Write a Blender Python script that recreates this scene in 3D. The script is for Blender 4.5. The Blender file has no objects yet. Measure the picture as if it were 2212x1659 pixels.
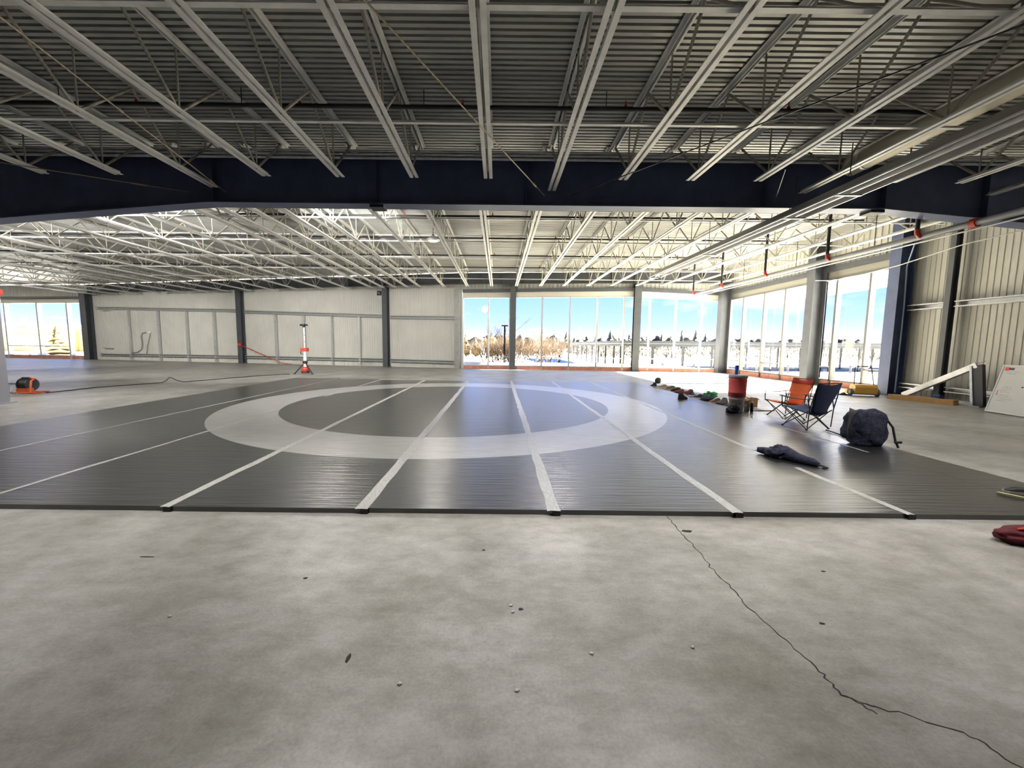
import bpy, bmesh, math, random
from mathutils import Vector, Matrix, noise
random.seed(7)
C = bpy.context.scene.collection
S = bpy.context.scene

# ------------------------------------------------------------------ camera
W_PX, F_PX, CX_PX = 2212.0, 870.0, 1076.5
PITCH, ROLL = 0.09844, 0.0105
cam_d = bpy.data.cameras.new('camera'); cam = bpy.data.objects.new('camera', cam_d); C.objects.link(cam)
cam_d.sensor_fit = 'HORIZONTAL'; cam_d.sensor_width = 36.0
cam_d.lens = F_PX / W_PX * 36.0
cam_d.shift_x = (W_PX / 2 - CX_PX) / W_PX
cam_d.clip_end = 2000; cam_d.clip_start = 0.05
fwd = Vector((0, math.cos(PITCH), -math.sin(PITCH))); rgt = Vector((1, 0, 0)); dwn = fwd.cross(rgt)
r2 = math.cos(ROLL) * rgt - math.sin(ROLL) * dwn; d2 = math.cos(ROLL) * dwn + math.sin(ROLL) * rgt
m = Matrix((r2, -d2, -fwd)).transposed().to_4x4(); m.translation = (0, 0, 1.6)
cam.matrix_world = m
S.camera = cam

# ------------------------------------------------------------------ sky
world = bpy.data.worlds.new('sky'); S.world = world; world.use_nodes = True
nt = world.node_tree; nt.nodes.clear()
def wn(t, **kw):
    n = nt.nodes.new(t)
    for k, v in kw.items(): setattr(n, k, v)
    return n
tc = wn('ShaderNodeTexCoord'); sep = wn('ShaderNodeSeparateXYZ'); nt.links.new(tc.outputs['Generated'], sep.inputs[0])
ramp = wn('ShaderNodeValToRGB')
els = ramp.color_ramp.elements
els[0].position = 0.0; els[0].color = (1.3, 1.5, 2.2, 1)
els[1].position = 1.0; els[1].color = (0.10, 0.28, 0.72, 1)
for pos, col in ((0.055, (0.72, 1.0, 2.2, 1)), (0.16, (0.33, 0.80, 2.5, 1)), (0.4, (0.22, 0.55, 1.6, 1))):
    e = els.new(pos); e.color = col
nt.links.new(sep.outputs['Z'], ramp.inputs[0])
mp = wn('ShaderNodeMapping'); mp.inputs['Scale'].default_value = (2.6, 2.6, 9.0); mp.inputs['Location'].default_value = (1.15, 0.2, 0.1)
nz = wn('ShaderNodeTexNoise'); nz.inputs['Scale'].default_value = 1.6; nz.inputs['Detail'].default_value = 5; nz.inputs['Roughness'].default_value = 0.5
nt.links.new(tc.outputs['Generated'], mp.inputs[0]); nt.links.new(mp.outputs[0], nz.inputs['Vector'])
cr = wn('ShaderNodeValToRGB'); cr.color_ramp.elements[0].position = 0.57; cr.color_ramp.elements[1].position = 0.86
nt.links.new(nz.outputs['Fac'], cr.inputs[0])
mx = wn('ShaderNodeMix', data_type='RGBA'); mx.inputs[7].default_value = (2.4, 2.4, 2.7, 1)
nt.links.new(cr.outputs[0], mx.inputs[0]); nt.links.new(ramp.outputs[0], mx.inputs[6])
bg = wn('ShaderNodeBackground'); bg.inputs['Strength'].default_value = 0.9
nt.links.new(mx.outputs[2], bg.inputs[0])
ow = wn('ShaderNodeOutputWorld'); nt.links.new(bg.outputs[0], ow.inputs[0])

# ------------------------------------------------------------------ sun (low winter sun beyond the side windows)
sun_d = bpy.data.lights.new('sun', 'SUN'); sun_d.energy = 235.0; sun_d.angle = 0.009; sun_d.color = (1.0, 0.90, 0.70)
sun = bpy.data.objects.new('sun', sun_d); C.objects.link(sun)
sun.rotation_euler = Vector((-1.0, -0.05, -0.39)).to_track_quat('-Z', 'Y').to_euler()
sun.location = (60, 10, 40)

# ------------------------------------------------------------------ render look
S.view_settings.view_transform = 'Standard'; S.view_settings.look = 'None'
S.view_settings.exposure = 0.25; S.view_settings.gamma = 1.0
S.view_settings.use_curve_mapping = False
cy = S.cycles
cy.use_denoising = True
cy.max_bounces = 7; cy.diffuse_bounces = 4; cy.glossy_bounces = 3; cy.transmission_bounces = 2; cy.transparent_max_bounces = 10
cy.use_adaptive_sampling = True; cy.adaptive_threshold = 0.03; cy.adaptive_min_samples = 16
cy.caustics_reflective = False; cy.caustics_refractive = False
cy.sample_clamp_indirect = 12.0

# ------------------------------------------------------------------ materials
MATS = {}
def mat(name, col, rough=0.6, metal=0.0, spec=0.5, noise_scale=None, noise_amt=0.15, bump=0.0, bump_scale=40.0, stretch=(1, 1, 1), emit=None):
    if name in MATS: return MATS[name]
    mm = bpy.data.materials.new(name); mm.use_nodes = True
    t = mm.node_tree; b = t.nodes['Principled BSDF']
    b.inputs['Base Color'].default_value = (*col, 1); b.inputs['Roughness'].default_value = rough
    b.inputs['Metallic'].default_value = metal; b.inputs['Specular IOR Level'].default_value = spec
    if emit: b.inputs['Emission Color'].default_value = (*emit[0], 1); b.inputs['Emission Strength'].default_value = emit[1]
    if noise_scale or bump:
        g = t.nodes.new('ShaderNodeNewGeometry'); mpn = t.nodes.new('ShaderNodeMapping'); mpn.inputs['Scale'].default_value = stretch
        t.links.new(g.outputs['Position'], mpn.inputs[0])
    if noise_scale:
        n = t.nodes.new('ShaderNodeTexNoise'); n.inputs['Scale'].default_value = noise_scale; n.inputs['Detail'].default_value = 5
        t.links.new(mpn.outputs[0], n.inputs['Vector'])
        r = t.nodes.new('ShaderNodeValToRGB')
        r.color_ramp.elements[0].position = 0.3; r.color_ramp.elements[1].position = 0.7
        r.color_ramp.elements[0].color = (*[c * (1 - noise_amt) for c in col], 1)
        r.color_ramp.elements[1].color = (*[min(1, c * (1 + noise_amt)) for c in col], 1)
        t.links.new(n.outputs['Fac'], r.inputs[0]); t.links.new(r.outputs[0], b.inputs['Base Color'])
    if bump:
        n2 = t.nodes.new('ShaderNodeTexNoise'); n2.inputs['Scale'].default_value = bump_scale; n2.inputs['Detail'].default_value = 4
        t.links.new(mpn.outputs[0], n2.inputs['Vector'])
        bp = t.nodes.new('ShaderNodeBump'); bp.inputs['Strength'].default_value = bump; bp.inputs['Distance'].default_value = 0.02
        t.links.new(n2.outputs['Fac'], bp.inputs['Height']); t.links.new(bp.outputs[0], b.inputs['Normal'])
    MATS[name] = mm
    return mm

def concrete():
    mm = bpy.data.materials.new('concrete_floor'); mm.use_nodes = True; t = mm.node_tree; b = t.nodes['Principled BSDF']
    L = t.links.new
    g = t.nodes.new('ShaderNodeNewGeometry')
    def ns(scale, detail=6, rough=0.6, stretch=(1, 1, 1)):
        mpn = t.nodes.new('ShaderNodeMapping'); mpn.inputs['Scale'].default_value = stretch; L(g.outputs['Position'], mpn.inputs[0])
        n = t.nodes.new('ShaderNodeTexNoise'); n.inputs['Scale'].default_value = scale; n.inputs['Detail'].default_value = detail; n.inputs['Roughness'].default_value = rough
        L(mpn.outputs[0], n.inputs['Vector']); return n
    big = ns(0.9, 5); mid = ns(4.0, 7, 0.7, (1, 1.6, 1)); fine = ns(60, 4, 0.7)
    r1 = t.nodes.new('ShaderNodeValToRGB')
    e = r1.color_ramp.elements; e[0].position = 0.32; e[0].color = (0.27, 0.26, 0.235, 1); e[1].position = 0.68; e[1].color = (0.50, 0.495, 0.48, 1)
    L(big.outputs['Fac'], r1.inputs[0])
    r2_ = t.nodes.new('ShaderNodeValToRGB')
    e = r2_.color_ramp.elements; e[0].position = 0.30; e[0].color = (0.55, 0.53, 0.49, 1); e[1].position = 0.62; e[1].color = (1, 1, 1, 1)
    L(mid.outputs['Fac'], r2_.inputs[0])
    r3 = t.nodes.new('ShaderNodeValToRGB')
    e = r3.color_ramp.elements; e[0].position = 0.25; e[0].color = (0.72, 0.72, 0.72, 1); e[1].position = 0.6; e[1].color = (1.08, 1.08, 1.08, 1)
    L(fine.outputs['Fac'], r3.inputs[0])
    m1 = t.nodes.new('ShaderNodeMix'); m1.data_type = 'RGBA'; m1.blend_type = 'MULTIPLY'; m1.inputs[0].default_value = 0.85
    L(r1.outputs[0], m1.inputs[6]); L(r2_.outputs[0], m1.inputs[7])
    m2 = t.nodes.new('ShaderNodeMix'); m2.data_type = 'RGBA'; m2.blend_type = 'MULTIPLY'; m2.inputs[0].default_value = 0.8
    L(m1.outputs[2], m2.inputs[6]); L(r3.outputs[0], m2.inputs[7])
    L(m2.outputs[2], b.inputs['Base Color'])
    b.inputs['Roughness'].default_value = 0.40; b.inputs['Specular IOR Level'].default_value = 0.8
    bp = t.nodes.new('ShaderNodeBump'); bp.inputs['Strength'].default_value = 0.25; bp.inputs['Distance'].default_value = 0.01
    L(mid.outputs['Fac'], bp.inputs['Height']); L(bp.outputs[0], b.inputs['Normal'])
    return mm

RING_C, RING_O, RING_I = (-1.25, 10.6), 5.3, 4.03
def mat_vinyl():
    mm = bpy.data.materials.new('mat_vinyl'); mm.use_nodes = True; t = mm.node_tree; b = t.nodes['Principled BSDF']; L = t.links.new
    g = t.nodes.new('ShaderNodeNewGeometry')
    sp = t.nodes.new('ShaderNodeSeparateXYZ'); L(g.outputs['Position'], sp.inputs[0])
    cb = t.nodes.new('ShaderNodeCombineXYZ'); L(sp.outputs[0], cb.inputs[0]); L(sp.outputs[1], cb.inputs[1])
    ds = t.nodes.new('ShaderNodeVectorMath'); ds.operation = 'DISTANCE'; ds.inputs[1].default_value = (*RING_C, 0); L(cb.outputs[0], ds.inputs[0])
    def mth(op, a, v):
        n = t.nodes.new('ShaderNodeMath'); n.operation = op
        L(a, n.inputs[0])
        if isinstance(v, float): n.inputs[1].default_value = v
        else: L(v, n.inputs[1])
        return n.outputs[0]
    ring = mth('MULTIPLY', mth('LESS_THAN', ds.outputs['Value'], float(RING_O)), mth('GREATER_THAN', ds.outputs['Value'], float(RING_I)))
    # scuffs
    mpn = t.nodes.new('ShaderNodeMapping'); mpn.inputs['Scale'].default_value = (1.0, 2.2, 1); mpn.inputs['Rotation'].default_value = (0, 0, 0.4); L(g.outputs['Position'], mpn.inputs[0])
    n = t.nodes.new('ShaderNodeTexNoise'); n.inputs['Scale'].default_value = 3.0; n.inputs['Detail'].default_value = 7; L(mpn.outputs[0], n.inputs['Vector'])
    rr = t.nodes.new('ShaderNodeValToRGB'); rr.color_ramp.elements[0].position = 0.35; rr.color_ramp.elements[1].position = 0.75
    rr.color_ramp.elements[0].color = (0.014, 0.015, 0.018, 1); rr.color_ramp.elements[1].color = (0.030, 0.030, 0.032, 1); L(n.outputs['Fac'], rr.inputs[0])
    rg = t.nodes.new('ShaderNodeValToRGB'); rg.color_ramp.elements[0].position = 0.3; rg.color_ramp.elements[1].position = 0.7
    rg.color_ramp.elements[0].color = (0.34, 0.34, 0.34, 1); rg.color_ramp.elements[1].color = (0.42, 0.42, 0.42, 1); L(n.outputs['Fac'], rg.inputs[0])
    mx_ = t.nodes.new('ShaderNodeMix'); mx_.data_type = 'RGBA'; L(ring, mx_.inputs[0]); L(rr.outputs[0], mx_.inputs[6]); L(rg.outputs[0], mx_.inputs[7])
    L(mx_.outputs[2], b.inputs['Base Color'])
    b.inputs['Roughness'].default_value = 0.30; b.inputs['Specular IOR Level'].default_value = 0.9; b.inputs['Coat Weight'].default_value = 0.3; b.inputs['Coat Roughness'].default_value = 0.28; b.inputs['Coat IOR'].default_value = 1.6
    # fine ribs that run across the rolls
    wv = t.nodes.new('ShaderNodeMapping'); wv.inputs['Scale'].default_value = (0.8, 14, 1); L(g.outputs['Position'], wv.inputs[0])
    n2 = t.nodes.new('ShaderNodeTexNoise'); n2.inputs['Scale'].default_value = 1.6; n2.inputs['Detail'].default_value = 4; L(wv.outputs[0], n2.inputs['Vector'])
    bp = t.nodes.new('ShaderNodeBump'); bp.inputs['Strength'].default_value = 0.7; bp.inputs['Distance'].default_value = 0.018
    L(n2.outputs['Fac'], bp.inputs['Height']); L(bp.outputs[0], b.inputs['Normal'])
    return mm

def glass():
    mm = bpy.data.materials.new('window_glass'); mm.use_nodes = True; t = mm.node_tree; t.nodes.clear(); L = t.links.new
    o = t.nodes.new('ShaderNodeOutputMaterial'); tr = t.nodes.new('ShaderNodeBsdfTransparent'); gl = t.nodes.new('ShaderNodeBsdfGlossy')
    tr.inputs[0].default_value = (0.94, 0.97, 0.98, 1); gl.inputs['Roughness'].default_value = 0.02
    fr = t.nodes.new('ShaderNodeFresnel'); fr.inputs[0].default_value = 1.45
    mxs = t.nodes.new('ShaderNodeMixShader'); L(fr.outputs[0], mxs.inputs[0]); L(tr.outputs[0], mxs.inputs[1]); L(gl.outputs[0], mxs.inputs[2]); L(mxs.outputs[0], o.inputs[0])
    return mm

M_CONC = concrete(); M_MAT = mat_vinyl(); M_GLASS = glass()
M_STEEL = mat('slate_steel_paint', (0.075, 0.080, 0.092), 0.5, 0, 0.5, 3.0, 0.12)
M_NAVY = mat('navy_steel_paint', (0.07, 0.09, 0.185), 0.5, 0, 0.5, 3.0, 0.12)
M_JOIST = mat('joist_primer', (0.80, 0.80, 0.78), 0.4, 0.0, 0.6, 5.0, 0.10)
M_WEB = mat('joist_web_primer', (0.42, 0.40, 0.33), 0.55, 0, 0.5, 6.0, 0.2)
M_DECK = mat('galvanised_deck', (0.42, 0.42, 0.40), 0.42, 0.25, 0.5, 1.2, 0.12, stretch=(0.2, 2, 1))
M_PANEL = mat('wall_panel_white', (0.60, 0.59, 0.54), 0.55, 0, 0.5, 0.8, 0.06)
M_GALV = mat('galvanised_steel', (0.62, 0.63, 0.64), 0.35, 0.5, 0.5, 8.0, 0.12)
M_GIRT = mat('grey_girt', (0.34, 0.35, 0.34), 0.5, 0.2, 0.5, 5.0, 0.12)
M_ALU = mat('anodised_mullion', (0.55, 0.55, 0.57), 0.4, 0.2)
M_CREAM = mat('cream_trim', (0.70, 0.67, 0.58), 0.6)
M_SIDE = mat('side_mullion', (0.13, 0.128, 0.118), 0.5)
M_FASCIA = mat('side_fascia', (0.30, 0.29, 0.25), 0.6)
M_PINK = mat('pink_board', (0.66, 0.27, 0.20), 0.7, noise_scale=5.0, noise_amt=0.2)
M_BLACKPIPE = mat('black_pipe', (0.02, 0.02, 0.022), 0.5)
M_GREYPIPE = mat('grey_pipe', (0.26, 0.265, 0.28), 0.4, 0.3)
M_RED = mat('red_paint', (0.55, 0.05, 0.03), 0.45)
M_ORANGE = mat('orange_paint', (0.75, 0.14, 0.03), 0.5)
M_BLACK = mat('black_rubber', (0.014, 0.014, 0.016), 0.6)
M_DARKMETAL = mat('dark_metal', (0.05, 0.05, 0.055), 0.4, 0.3)
M_WHITE = mat('white_paint', (0.78, 0.78, 0.77), 0.45)

# ------------------------------------------------------------------ mesh helpers
ORIGIN = {}
def org(o): return ORIGIN.get(o.name, Vector((0, 0, 0))) if o else Vector((0, 0, 0))

class MB:
    def __init__(s): s.v = []; s.f = []; s.sm = []
    def _add(s, vs, fs, smooth=False):
        k = len(s.v); s.v += [Vector(x) for x in vs]
        for f in fs: s.f.append(tuple(i + k for i in f)); s.sm.append(smooth)
        return s
    def box(s, c, d, rot=None):
        c = Vector(c); h = Vector(d) / 2
        vs = [Vector((x, y, z)) for x in (-h.x, h.x) for y in (-h.y, h.y) for z in (-h.z, h.z)]
        if rot is not None: vs = [rot @ v for v in vs]
        return s._add([v + c for v in vs], [(0, 1, 3, 2), (4, 6, 7, 5), (0, 4, 5, 1), (2, 3, 7, 6), (0, 2, 6, 4), (1, 5, 7, 3)])
    def rng(s, a, b):
        return s.box([(p + q) / 2 for p, q in zip(a, b)], [abs(q - p) for p, q in zip(a, b)])
    def frame(s, p0, p1, up=(0, 0, 1)):
        d = (Vector(p1) - Vector(p0)).normalized(); u = Vector(up)
        if abs(d.dot(u)) > 0.98: u = Vector((0, 1, 0)) if abs(d.y) < 0.9 else Vector((1, 0, 0))
        a = d.cross(u).normalized(); b = a.cross(d).normalized()
        return d, a, b
    def bar(s, p0, p1, w, h, up=(0, 0, 1)):
        d, a, b = s.frame(p0, p1, up); vs = []
        for p in (Vector(p0), Vector(p1)):
            for i, j in ((-1, -1), (1, -1), (1, 1), (-1, 1)): vs.append(p + a * (i * w / 2) + b * (j * h / 2))
        return s._add(vs, [(0, 3, 2, 1), (4, 5, 6, 7), (0, 1, 5, 4), (1, 2, 6, 5), (2, 3, 7, 6), (3, 0, 4, 7)])
    def prof(s, poly, p0, p1, up=(0, 0, 1), caps=True):
        d, a, b = s.frame(p0, p1, up); n = len(poly); vs = []
        for p in (Vector(p0), Vector(p1)):
            for x, y in poly: vs.append(p + a * x + b * y)
        fs = [(i, (i + 1) % n, (i + 1) % n + n, i + n) for i in range(n)]
        if caps: fs += [tuple(range(n - 1, -1, -1)), tuple(range(n, 2 * n))]
        return s._add(vs, fs)
    def tube(s, pts, r, n=8, caps=True):
        pts = [Vector(p) for p in pts]; m_ = len(pts); rs = r if isinstance(r, (list, tuple)) else [r] * m_
        vs = []; prev = None
        for i, p in enumerate(pts):
            d = (pts[min(i + 1, m_ - 1)] - pts[max(i - 1, 0)]).normalized()
            if prev is None:
                u = Vector((0, 0, 1)) if abs(d.z) < 0.9 else Vector((1, 0, 0)); a = d.cross(u).normalized()
            else:
                a = (prev - d * prev.dot(d)).normalized()
            prev = a; b = d.cross(a)
            for k in range(n):
                t = 2 * math.pi * k / n; vs.append(p + (a * math.cos(t) + b * math.sin(t)) * rs[i])
        fs = [(i * n + k, i * n + (k + 1) % n, (i + 1) * n + (k + 1) % n, (i + 1) * n + k) for i in range(m_ - 1) for k in range(n)]
        s._add(vs, fs, True)
        if caps: s._add([vs[k] for k in range(n)], [tuple(range(n - 1, -1, -1))]); s._add([vs[(m_ - 1) * n + k] for k in range(n)], [tuple(range(n))])
        return s
    def lathe(s, prof, c=(0, 0, 0), n=24, sx=1, sy=1):
        c = Vector(c); vs = []
        for r, z in prof:
            for k in range(n):
                t = 2 * math.pi * k / n; vs.append(c + Vector((r * math.cos(t) * sx, r * math.sin(t) * sy, z)))
        fs = [(i * n + k, i * n + (k + 1) % n, (i + 1) * n + (k + 1) % n, (i + 1) * n + k) for i in range(len(prof) - 1) for k in range(n)]
        s._add(vs, fs, True)
        for i, fl in ((0, True), (len(prof) - 1, False)):
            if prof[i][0] > 1e-4:
                ring = [vs[i * n + k] for k in range(n)]; s._add(ring, [tuple(range(n - 1, -1, -1)) if fl else tuple(range(n))])
        return s
    def grid(s, fn, nu, nv, smooth=True, close=False):
        vs = [Vector(fn(i / (nu - 1), j / (nv - 1))) for i in range(nu) for j in range(nv)]
        fs = [(i * nv + j, (i + 1) * nv + j, (i + 1) * nv + j + 1, i * nv + j + 1) for i in range(nu - 1) for j in range(nv - 1)]
        return s._add(vs, fs, smooth)
    def sheet(s, fn, nu, nv, th=0.006):
        # a double sided sheet with thickness th
        P = [[Vector(fn(i / (nu - 1), j / (nv - 1))) for j in range(nv)] for i in range(nu)]
        N = [[None] * nv for _ in range(nu)]
        for i in range(nu):
            for j in range(nv):
                du = P[min(i + 1, nu - 1)][j] - P[max(i - 1, 0)][j]; dv = P[i][min(j + 1, nv - 1)] - P[i][max(j - 1, 0)]
                c = du.cross(dv); N[i][j] = c.normalized() if c.length > 1e-9 else Vector((0, 0, 1))
        top = [P[i][j] + N[i][j] * th / 2 for i in range(nu) for j in range(nv)]; bot = [P[i][j] - N[i][j] * th / 2 for i in range(nu) for j in range(nv)]
        k = nu * nv; q = lambda i, j: i * nv + j
        fs = []
        for i in range(nu - 1):
            for j in range(nv - 1):
                fs.append((q(i, j), q(i + 1, j), q(i + 1, j + 1), q(i, j + 1))); fs.append((k + q(i, j), k + q(i, j + 1), k + q(i + 1, j + 1), k + q(i + 1, j)))
        for i in range(nu - 1):
            fs.append((q(i, 0), k + q(i, 0), k + q(i + 1, 0), q(i + 1, 0))); fs.append((q(i, nv - 1), q(i + 1, nv - 1), k + q(i + 1, nv - 1), k + q(i, nv - 1)))
        for j in range(nv - 1):
            fs.append((q(0, j), q(0, j + 1), k + q(0, j + 1), k + q(0, j))); fs.append((q(nu - 1, j), k + q(nu - 1, j), k + q(nu - 1, j + 1), q(nu - 1, j + 1)))
        return s._add(top + bot, fs, True)
    def blob(s, c, r, amp=0.15, freq=2.0, seed=0, sub=3, flat=None, sq=1.0):
        bm = bmesh.new(); bmesh.ops.create_icosphere(bm, subdivisions=sub, radius=1.0)
        c = Vector(c); r = Vector(r) if not isinstance(r, (int, float)) else Vector((r, r, r))
        vs = []
        for v in bm.verts:
            d = v.co.normalized()
            if sq != 1.0: d = Vector([math.copysign(abs(x) ** sq, x) for x in d]); 
            k = 1 + amp * noise.noise(d * freq + Vector((seed * 3.1, seed * 1.7, seed)))+ amp * 0.5 * noise.noise(d * freq * 2.3 + Vector((seed, seed * 2.7, 5)))
            p = Vector((d.x * r.x, d.y * r.y, d.z * r.z)) * k + c
            if flat is not None and p.z < flat: p.z = flat
            vs.append(p)
        bm.verts.index_update()
        fs = [tuple(v.index for v in f.verts) for f in bm.faces]; bm.free()
        return s._add(vs, fs, True)
    def mesh(s, name, material, off=Vector((0, 0, 0))):
        me = bpy.data.meshes.new(name); me.from_pydata([v - off for v in s.v], [], s.f)
        if material: me.materials.append(material)
        me.polygons.foreach_set('use_smooth', s.sm); me.update()
        return me
    def build(s, name, material, parent=None, local=False):
        """part of parent (world coordinates unless local) or, without parent, an object of its own with its origin at its base"""
        if parent is not None:
            o = bpy.data.objects.new(name, s.mesh(name, material, Vector((0, 0, 0)) if local else org(parent)))
            C.objects.link(o); o.parent = parent
            ORIGIN[o.name] = org(parent) if not local else Vector((0, 0, 0))
            return o
        xs = [v.x for v in s.v]; ys = [v.y for v in s.v]; zs = [v.z for v in s.v]
        b = Vector(((min(xs) + max(xs)) / 2, (min(ys) + max(ys)) / 2, min(zs)))
        o = bpy.data.objects.new(name, s.mesh(name, material, b)); o.location = b; C.objects.link(o); ORIGIN[o.name] = b
        return o

def tag(o, label, cat=None, group=None, kind=None):
    if label: o['label'] = label
    if cat: o['category'] = cat
    if group: o['group'] = group
    if kind: o['kind'] = kind
    return o
def thing(name, label, cat, loc=(0, 0, 0), rz=0.0, group=None, kind=None):
    o = bpy.data.objects.new(name, None); C.objects.link(o); o.location = loc; o.rotation_euler = (0, 0, rz); o.empty_display_size = 0.1
    ORIGIN[o.name] = Vector(loc)
    return tag(o, label, cat, group, kind)
def struct(o, label=None): o['kind'] = 'structure'; return tag(o, label) if label else o
def inst(name, me, parent, loc=(0, 0, 0)):
    o = bpy.data.objects.new(name, me); C.objects.link(o); o.parent = parent; o.location = loc; return o
def rz_of(a): return Matrix.Rotation(a, 3, 'Z')
ORD = ('zeroth first second third fourth fifth sixth seventh eighth ninth tenth eleventh twelfth thirteenth fourteenth fifteenth sixteenth '
       'seventeenth eighteenth nineteenth twentieth twenty-first twenty-second twenty-third').split()
# ================================================================== structure
ZR = 6.16                                                  # underside of the roof deck
PA, PD, PG, PL = Vector((-33.7, 33.6)), Vector((-2.4, 26.4)), Vector((13.95, 24.9)), Vector((-50.0, 35.5))
XR = 13.95
def seg(P, Q, t): return P + (Q - P) * t
def nrm(P, Q):
    d = (Q - P).normalized(); n = Vector((d.y, -d.x)); return n                 # towards the hall for our left-to-right segments

struct(MB().box((-17.5, 14.6, -0.15), (64.5, 43.4, 0.3)).build('floor', M_CONC), 'worn grey concrete floor slab')
# hairline crack and chips in the slab
FLOOR = bpy.data.objects['floor']
def strip(pts, w, z=0.0008, h=0.0016):
    mb = MB()
    for i in range(len(pts) - 1):
        a, b = Vector((*pts[i], z)), Vector((*pts[i + 1], z)); mb.bar(a, b, w * random.uniform(0.6, 1.4), h)
    return mb
M_CRACK = mat('crack_dark', (0.045, 0.042, 0.038), 0.9)
def jag(pts, n=7, amp=0.012):
    out = []
    for i in range(len(pts) - 1):
        a, b = Vector(pts[i]), Vector(pts[i + 1]); d = (b - a); p = Vector((-d.y, d.x)).normalized()
        for k in range(n): out.append(tuple(a + d * (k / n) + p * random.uniform(-amp, amp)))
    return out + [pts[-1]]
strip(jag([(1.61, 3.66), (1.59, 3.34), (1.59, 3.1), (1.56, 2.79), (1.57, 2.54), (1.56, 2.33), (1.59, 2.06), (1.61, 1.85), (1.61, 1.72), (1.68, 1.62)]), 0.006).build('crack', M_CRACK, FLOOR)
strip(jag([(1.61, 1.72), (1.71, 1.66), (1.97, 1.54), (2.02, 1.42), (2.1, 1.3)]), 0.005).build('crack', M_CRACK, FLOOR)
for px, py, sx, sy in ((1.65, 3.36, 0.045, 0.022), (-0.1, 3.0, 0.012, 0.01), (2.35, 2.75, 0.015, 0.01), (-1.3, 2.6, 0.015, 0.012), (-2.6, 2.85, 0.05, 0.008), (-0.75, 1.9, 0.01, 0.03), (0.15, 2.3, 0.014, 0.012), (1.9, 2.2, 0.016, 0.01)):
    MB().blob((px, py, 0.001), (sx, sy, 0.002), 0.5, 2.5, px, 2).build('chip', M_CRACK, FLOOR)
M_SPECK = mat('plaster_speck', (0.62, 0.61, 0.58), 0.8)
for px, py in ((0.09, 2.33), (0.10, 2.27), (-0.45, 1.75), (0.5, 1.95), (-1.9, 2.2), (0.1, 1.72), (1.05, 2.0)):
    MB().blob((px, py, 0.004), (0.011, 0.009, 0.006), 0.5, 2.5, px * 3, 2).build('plaster_speck', M_SPECK, FLOOR)

# roof deck: ribs run across the hall
def deck():
    mb = MB(); pitch = 0.125; y = -7.0; prof = []
    while y < 37.0:
        prof += [(y, 0), (y + 0.07, 0), (y + 0.080, 0.075), (y + 0.115, 0.075)]; y += pitch
    x0, x1 = -50.5, 14.6; n = len(prof)
    vs = [(x0, a, ZR + b) for a, b in prof] + [(x1, a, ZR + b) for a, b in prof]
    mb._add(vs, [(i, i + 1, n + i + 1, n + i) for i in range(n - 1)])
    mb.rng((x0, -7, ZR + 0.09), (x1, 37, ZR + 0.3))
    return mb
struct(deck().build('ceiling', M_DECK), 'ribbed galvanised roof deck')

def ribbed(P, Q, z0, z1, pitch=0.3, depth=0.03, back=0.12):
    """wall panel with narrow vertical ribs, hall side towards nrm(P, Q)"""
    mb = MB(); L = (Q - P).length; d = (Q - P).normalized(); n = nrm(P, Q); s = 0.0; pr = []
    k = max(1, round(L / pitch)); pt = L / k
    for i in range(k):
        s = i * pt; pr += [(s, 0), (s + pt * 0.42, 0), (s + pt * 0.5, depth), (s + pt * 0.92, depth)]
    pr.append((L, 0)); m_ = len(pr)
    w = lambda a, b, z: (P.x + d.x * a + n.x * b, P.y + d.y * a + n.y * b, z)
    mb._add([w(a, b, z0) for a, b in pr] + [w(a, b, z1) for a, b in pr], [(i, i + 1, m_ + i + 1, m_ + i) for i in range(m_ - 1)])
    mb._add([w(0, -back, z0), w(L, -back, z0), w(L, -back, z1), w(0, -back, z1), w(0, 0, z0), w(L, 0, z0), w(L, 0, z1), w(0, 0, z1)], [(0, 1, 2, 3), (4, 5, 1, 0), (7, 3, 2, 6), (0, 3, 7, 4), (1, 5, 6, 2)])
    return mb
def wallbox(P, Q, z0, z1, off0, off1):
    """box along P-Q, off: distance towards the hall"""
    mb = MB(); d = (Q - P).normalized(); n = nrm(P, Q)
    c = (P + Q) / 2 + n * ((off0 + off1) / 2); ang = math.atan2(d.y, d.x)
    return mb.box((c.x, c.y, (z0 + z1) / 2), ((Q - P).length, abs(off1 - off0), abs(z1 - z0)), rz_of(ang))

COLX = {'b': seg(PA, PD, 0.4698), 'c': seg(PA, PD, 0.8356)}
wl = struct(ribbed(PA + (PD - PA) * 0.002, PD, 0, 6.1, 0.17, 0.02).build('wall_far', M_PANEL), 'ribbed off-white metal wall between the two glazed stretches')
struct(ribbed(PD, PG, 5.02, 6.1, 0.25).build('wall_above_far_windows', M_PANEL))
struct(ribbed(PL, PA, 5.02, 6.1, 0.25).build('wall_above_wing_windows', M_PANEL))
SB, SC = Vector((XR, 14.15)), Vector((XR, -6.8))
struct(ribbed(PG, SB, 4.95, 6.1, 0.25).build('wall_above_side_windows', M_PANEL))
struct(ribbed(SB, SC, 0, 6.1, 0.16, 0.014).build('wall_right', M_PANEL), 'ribbed off-white metal side wall beyond the leaning whiteboard')
struct(ribbed(Vector((XR, -6.8)), Vector((-49.6, -6.8)), 0, 6.1, 0.5).build('wall_back', M_PANEL))
struct(ribbed(Vector((-49.6, -6.8)), Vector((-49.6, 35.4)), 0, 6.1, 0.5).build('wall_left', M_PANEL))

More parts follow.
